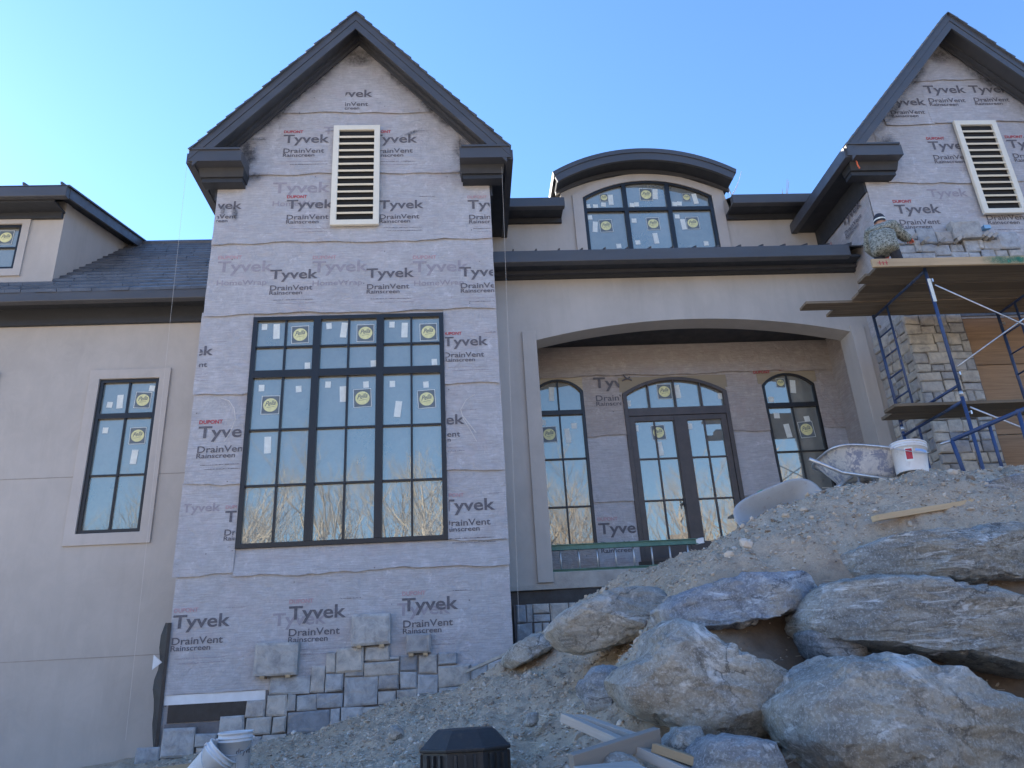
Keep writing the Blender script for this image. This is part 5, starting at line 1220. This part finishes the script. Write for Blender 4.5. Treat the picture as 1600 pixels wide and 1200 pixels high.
# ------------------------------------------------------------------ wheelbarrow tipped on the mound
p = at(1352, 742, 7.45)
wb = thing('wheelbarrow', 'mortar-stained wheelbarrow tipped on the mound beside the bucket', 'wheelbarrow', (p.x, 7.45, p.z), (R(-8), R(3), R(4)))
def tray(nu, L, Wd, H, flare):
    m = MB(); rings = []
    prof = [(.52,0),(.60,.12),(.78,.55),(.93,.92),(.97,.97),(1.0,1.0),(1.03,.985)]
    for s_, hh in prof:
        rg = []
        for k in range(nu):
            t = 2*math.pi*k/nu; e = .55; cx_, cy_ = math.copysign(abs(math.cos(t))**e, math.cos(t)), math.copysign(abs(math.sin(t))**e, math.sin(t))
            rg.append((cx_*L/2*(s_ if cx_ > 0 else s_*flare+(1-flare)*.2), cy_*Wd/2*s_*(1-.12*cx_), hh*H+.03*H*(-cx_)))
        rings.append(rg)
    b = [v for rg in rings for v in rg]; fs = [(i*nu+k, i*nu+(k+1) % nu, (i+1)*nu+(k+1) % nu, (i+1)*nu+k) for i in range(len(prof)-1) for k in range(nu)]
    fs.append(tuple(range(nu-1, -1, -1))); return m.add(b, fs)
o = tray(40, .92, .62, .27, 1.0).build('tray', M['barrow'], wb, smooth=True); o.location = (0.02, 0, -.09); s_ = o.modifiers.new('thick', 'SOLIDIFY'); s_.thickness = .006
rim_ = []
for k in range(41):
    t = 2*math.pi*k/40; e = .55; a_, b_ = math.copysign(abs(math.cos(t))**e, math.cos(t)), math.copysign(abs(math.sin(t))**e, math.sin(t))
    rim_.append((a_*.46*1.03+.02, b_*.31*1.03*(1-.12*a_), .27*.985+.03*.27*(-a_)-.09))
MB().tube(rim_, .012, 8).build('tray_rim', M['galv'], wb, smooth=True)
for s2 in (-1, 1):
    MB().tube([(-.75, .3*s2, .02), (-.42, .26*s2, -.1), (.1, .2*s2, -.13), (.52, .06*s2, -.2)], .018, 10).build('handle', M['galv'], wb, smooth=True)
    MB().tube([(-.2, .2*s2, -.1), (-.3, .24*s2, -.32), (-.12, .22*s2, -.32), (-.05, .2*s2, -.1)], .014, 8).build('leg', M['galv'], wb, smooth=True)
whl = MB()
for k in range(24):
    t = 2*math.pi*k/24
whl.tube([(.56+.15*math.cos(2*math.pi*k/24), 0, -.2+.15*math.sin(2*math.pi*k/24)) for k in range(25)], .042, 10); whl.build('wheel', M['black_plastic'], wb, smooth=True)
# grey mixing tub lying tilted below it
p = at(1234, 806, 7.15)
tb = thing('mixing_tub', 'grey plastic mixing tub lying tilted against the crest of the mound', 'tub', (p.x, 7.3, p.z+.02), (R(70), R(-24), R(0)))
o = tray(40, .92, .60, .17, 1.0).build('tub_shell', M['grey_plastic'], tb, smooth=True); o.location = (0, 0, -.08); s_ = o.modifiers.new('thick', 'SOLIDIFY'); s_.thickness = .007
MB().tube([at(1296, 775, 7.15)-Vector((0,0,0)), at(1322, 752, 7.2)], .02, 8)
pa, pb = at(1290, 775, 7.1), at(1330, 745, 7.3)
o = MB().tube([pa, pb], .02, 10).build('pipe_offcut', M['galv'], None, smooth=True); tag(o, 'short grey pipe between the tub and the wheelbarrow', 'pipe')

# ------------------------------------------------------------------ ladder on its side across the porch opening
ld = thing('ladder', 'green fibreglass ladder lying on its side across the porch slab', 'ladder', (2.4, 12.55, 3.19))
za, zb = .46, .06
for z_ in (za, zb):
    MB().box(-1.4, 1.42, -.02, .02, z_-.045, z_+.045).box(-1.4, 1.42, -.045, -.02, z_+.033, z_+.045).box(-1.4, 1.42, -.045, -.02, z_-.045, z_-.033).build('rail', M['fiber_green'], ld)
for k in range(9): MB().tube([(-1.2+k*.305, .0, zb), (-1.2+k*.305, 0, za)], .016, 10).build('rung', M['alu'], ld, smooth=True)
for z_ in (za, zb): MB().obox((1.46, 0, z_), (.07, 0, .01), (0, .035, 0), (0, 0, .052)).build('foot', M['alu'], ld, bevel=.01)
# ------------------------------------------------------------------ board on the mound and lumber in front
def plank3(name, a, b, w, h, mat, label, cat='board', roll=0):
    a, b = Vector(a), Vector(b); u = Vector((0, math.sin(roll), math.cos(roll)))
    mb = MB(); l = (b-a).length; mb.box(-l/2, l/2, -w/2, w/2, -h/2, h/2)
    o = mb.build(name, M[mat], None, bevel=.003); d = (b-a).normalized(); sd = u.cross(d).normalized(); u2 = d.cross(sd)
    o.matrix_world = Matrix(((d.x, sd.x, u2.x, (a.x+b.x)/2), (d.y, sd.y, u2.y, (a.y+b.y)/2), (d.z, sd.z, u2.z, (a.z+b.z)/2), (0,0,0,1)))
    return tag(o, label, cat)
plank3('board', at(1367, 810, 6.25), at(1660, 762, 6.75), .09, .05, 'lumber', 'new pine board lying across the top of the mound')
plank3('lumber_piece', at(884, 1122, 5.0), at(1085, 1212, 4.3), .10, .05, 'lumber_grey', 'grey board underneath running down to the right', roll=.2)
plank3('lumber_piece', at(905, 1120, 5.05), at(1075, 1180, 4.6), .12, .03, 'lumber_grey', 'wide grey board beside it, below the crossing board', roll=.1)
plank3('lumber_piece', at(893, 1193, 4.35), at(1028, 1150, 4.62), .05, .09, 'lumber_grey', 'stud laid crosswise on top of the other boards', roll=-.2)
plank3('lumber_piece', at(1022, 1168, 4.5), at(1108, 1197, 4.3), .06, .045, 'lumber', 'short yellow-ended offcut right of the crossing stud', roll=.1)
o = MB().obox(at(960, 1196, 4.2)-Vector((0,0,.03)), (.16, .05, 0), (-.04, .12, .02), (0, 0, .012)).build('plywood_offcut', M['lumber_grey'], None, bevel=.003); tag(o, 'pale square offcut at the bottom edge under the stud', 'board')
plank3('pole', at(728, 1050, 10.2), at(800, 1018, 9.6), .035, .035, 'pole', 'thin grey pole leaning out of the dirt against the stonework', 'pole')
# ------------------------------------------------------------------ black plastic riser in the dirt
p = at(727, 1170, 5.4); base = gz(p.x, 5.4)-.1; topz = at(727, 1138, 5.4).z
rs = thing('drain_riser', 'black plastic drain riser with tapered lid sticking out of the dirt', 'drain riser', (p.x, 5.4, base)); H_ = topz-base
def octa(r, z, n_=8, ph=R(22.5)): return [(r*math.cos(ph+2*math.pi*k/n_), r*.8*math.sin(ph+2*math.pi*k/n_), z) for k in range(n_)]
def loft(rings):
    m = MB(); n_ = len(rings[0]); m.add([v for r_ in rings for v in r_], [(i*n_+k, i*n_+(k+1) % n_, (i+1)*n_+(k+1) % n_, (i+1)*n_+k) for i in range(len(rings)-1) for k in range(n_)]+[tuple(range(n_-1, -1, -1)), tuple(len(rings)*n_-n_+k for k in range(n_))]); return m
loft([octa(.31, H_-.125), octa(.315, H_-.105), octa(.30, H_-.10), octa(.22, H_-.02), octa(.19, H_)]).build('lid', M['black_plastic'], rs, bevel=.006)
loft([octa(.285, -.15), octa(.29, H_-.126)]).build('body', M['black_plastic'], rs)
for k in range(8):
    a0, a1 = R(22.5+45*k), R(22.5+45*(k+1))
    for j_ in range(1, 4):
        f_ = j_/4; q0 = Vector((.29*math.cos(a0), .232*math.sin(a0), 0)); q1 = Vector((.29*math.cos(a1), .232*math.sin(a1), 0)); q = q0.lerp(q1, f_); d_ = Vector((q.x, q.y, 0)).normalized()
        MB().obox(q+d_*.006+Vector((0,0,H_*.5-.14)), d_*.012, Vector((-d_.y, d_.x, 0))*.008, (0,0,H_*.5+.0)).build('rib', M['black_plastic'], rs)
# ------------------------------------------------------------------ plumb strings
for a, b, lab_ in (((-4.5, 10.62, 9.9), (-4.42, 10.8, 1.2), 'thin white mason string hanging left of the near tower'), ((.78, 10.7, 9.9), (.66, 10.9, 2.3), 'thin white mason string hanging right of the near tower')):
    o = MB().tube([a, b], .0018, 5).build('plumb_string', M['string']); tag(o, lab_, 'string')

# ------------------------------------------------------------------ bare trees
def branch(mb, p, d, l, r, depth, rng):
    segs = 3; pts = [p]; q = p; dd = d
    for i in range(segs):
        dd = (dd+Vector((rng.uniform(-1,1), rng.uniform(-1,1), rng.uniform(-.4,.8)))*.13).normalized(); q = q+dd*l/segs; pts.append(q)
    mb.tube(pts, [r*(1-.35*i/segs) for i in range(segs+1)], 5 if depth > 2 else 3, cap=False)
    if depth == 0: return
    for k in range(rng.choice((2, 3, 3))):
        i = rng.choice((1, 2, 3, 3)); nd = (dd+Vector((rng.uniform(-1,1), rng.uniform(-1,1), rng.uniform(-.25,.9)))*.75).normalized()
        branch(mb, pts[i], nd, l*rng.uniform(.58, .82), r*.58, depth-1, rng)
def tree_at(x, y, z, h, label, seed, r=None):
    rng = random.Random(seed); t = thing('bare_tree', label, 'tree', (x, y, z)); tr = MB()
    tr.tube([(0,0,-.3), (.1,0,h*.2), (0,.1,h*.36)], [h*.02, h*.016, h*.013], 8); tr.build('trunk', M['bark'], t, smooth=True)
    cr = MB()
    for k in range(5): branch(cr, Vector((0, .1*k/5, h*(.2+.04*k))), Vector((rng.uniform(-.7,.7), rng.uniform(-.7,.7), 1)).normalized(), h*.26, h*.009, 5, rng)
    cr.build('crown', M['bark'], t); return t
p = at(1172, 272, 30); tree_at(p.x, 30, 0, p.z*.94, 'bare leafless tree top showing above the roof right of the arched dormer', 4)
rng = random.Random(8); mb = MB()
for i in range(120):
    x = rng.uniform(-45, 60); y = rng.uniform(-80, -29); h = rng.uniform(12, 20); z = gz(x, y)-.3; near_ = y > -50
    mb.tube([(x,y,z), (x+rng.uniform(-.4,.4),y,z+h*.35), (x+rng.uniform(-.6,.6),y,z+h*.6)], [h*.016, h*.012, h*.007], 5, cap=False)
    for k in range(6): branch(mb, Vector((x,y,z+h*(.25+.06*k))), Vector((rng.uniform(-.9,.9), rng.uniform(-.9,.9), 1)).normalized(), h*.21, h*.005, 4 if near_ else 3, rng)
tag(mb.build('far_wood', M['bark']), 'leafless wood on the slope across from the house, mirrored in the glass', 'wood', kind='stuff')
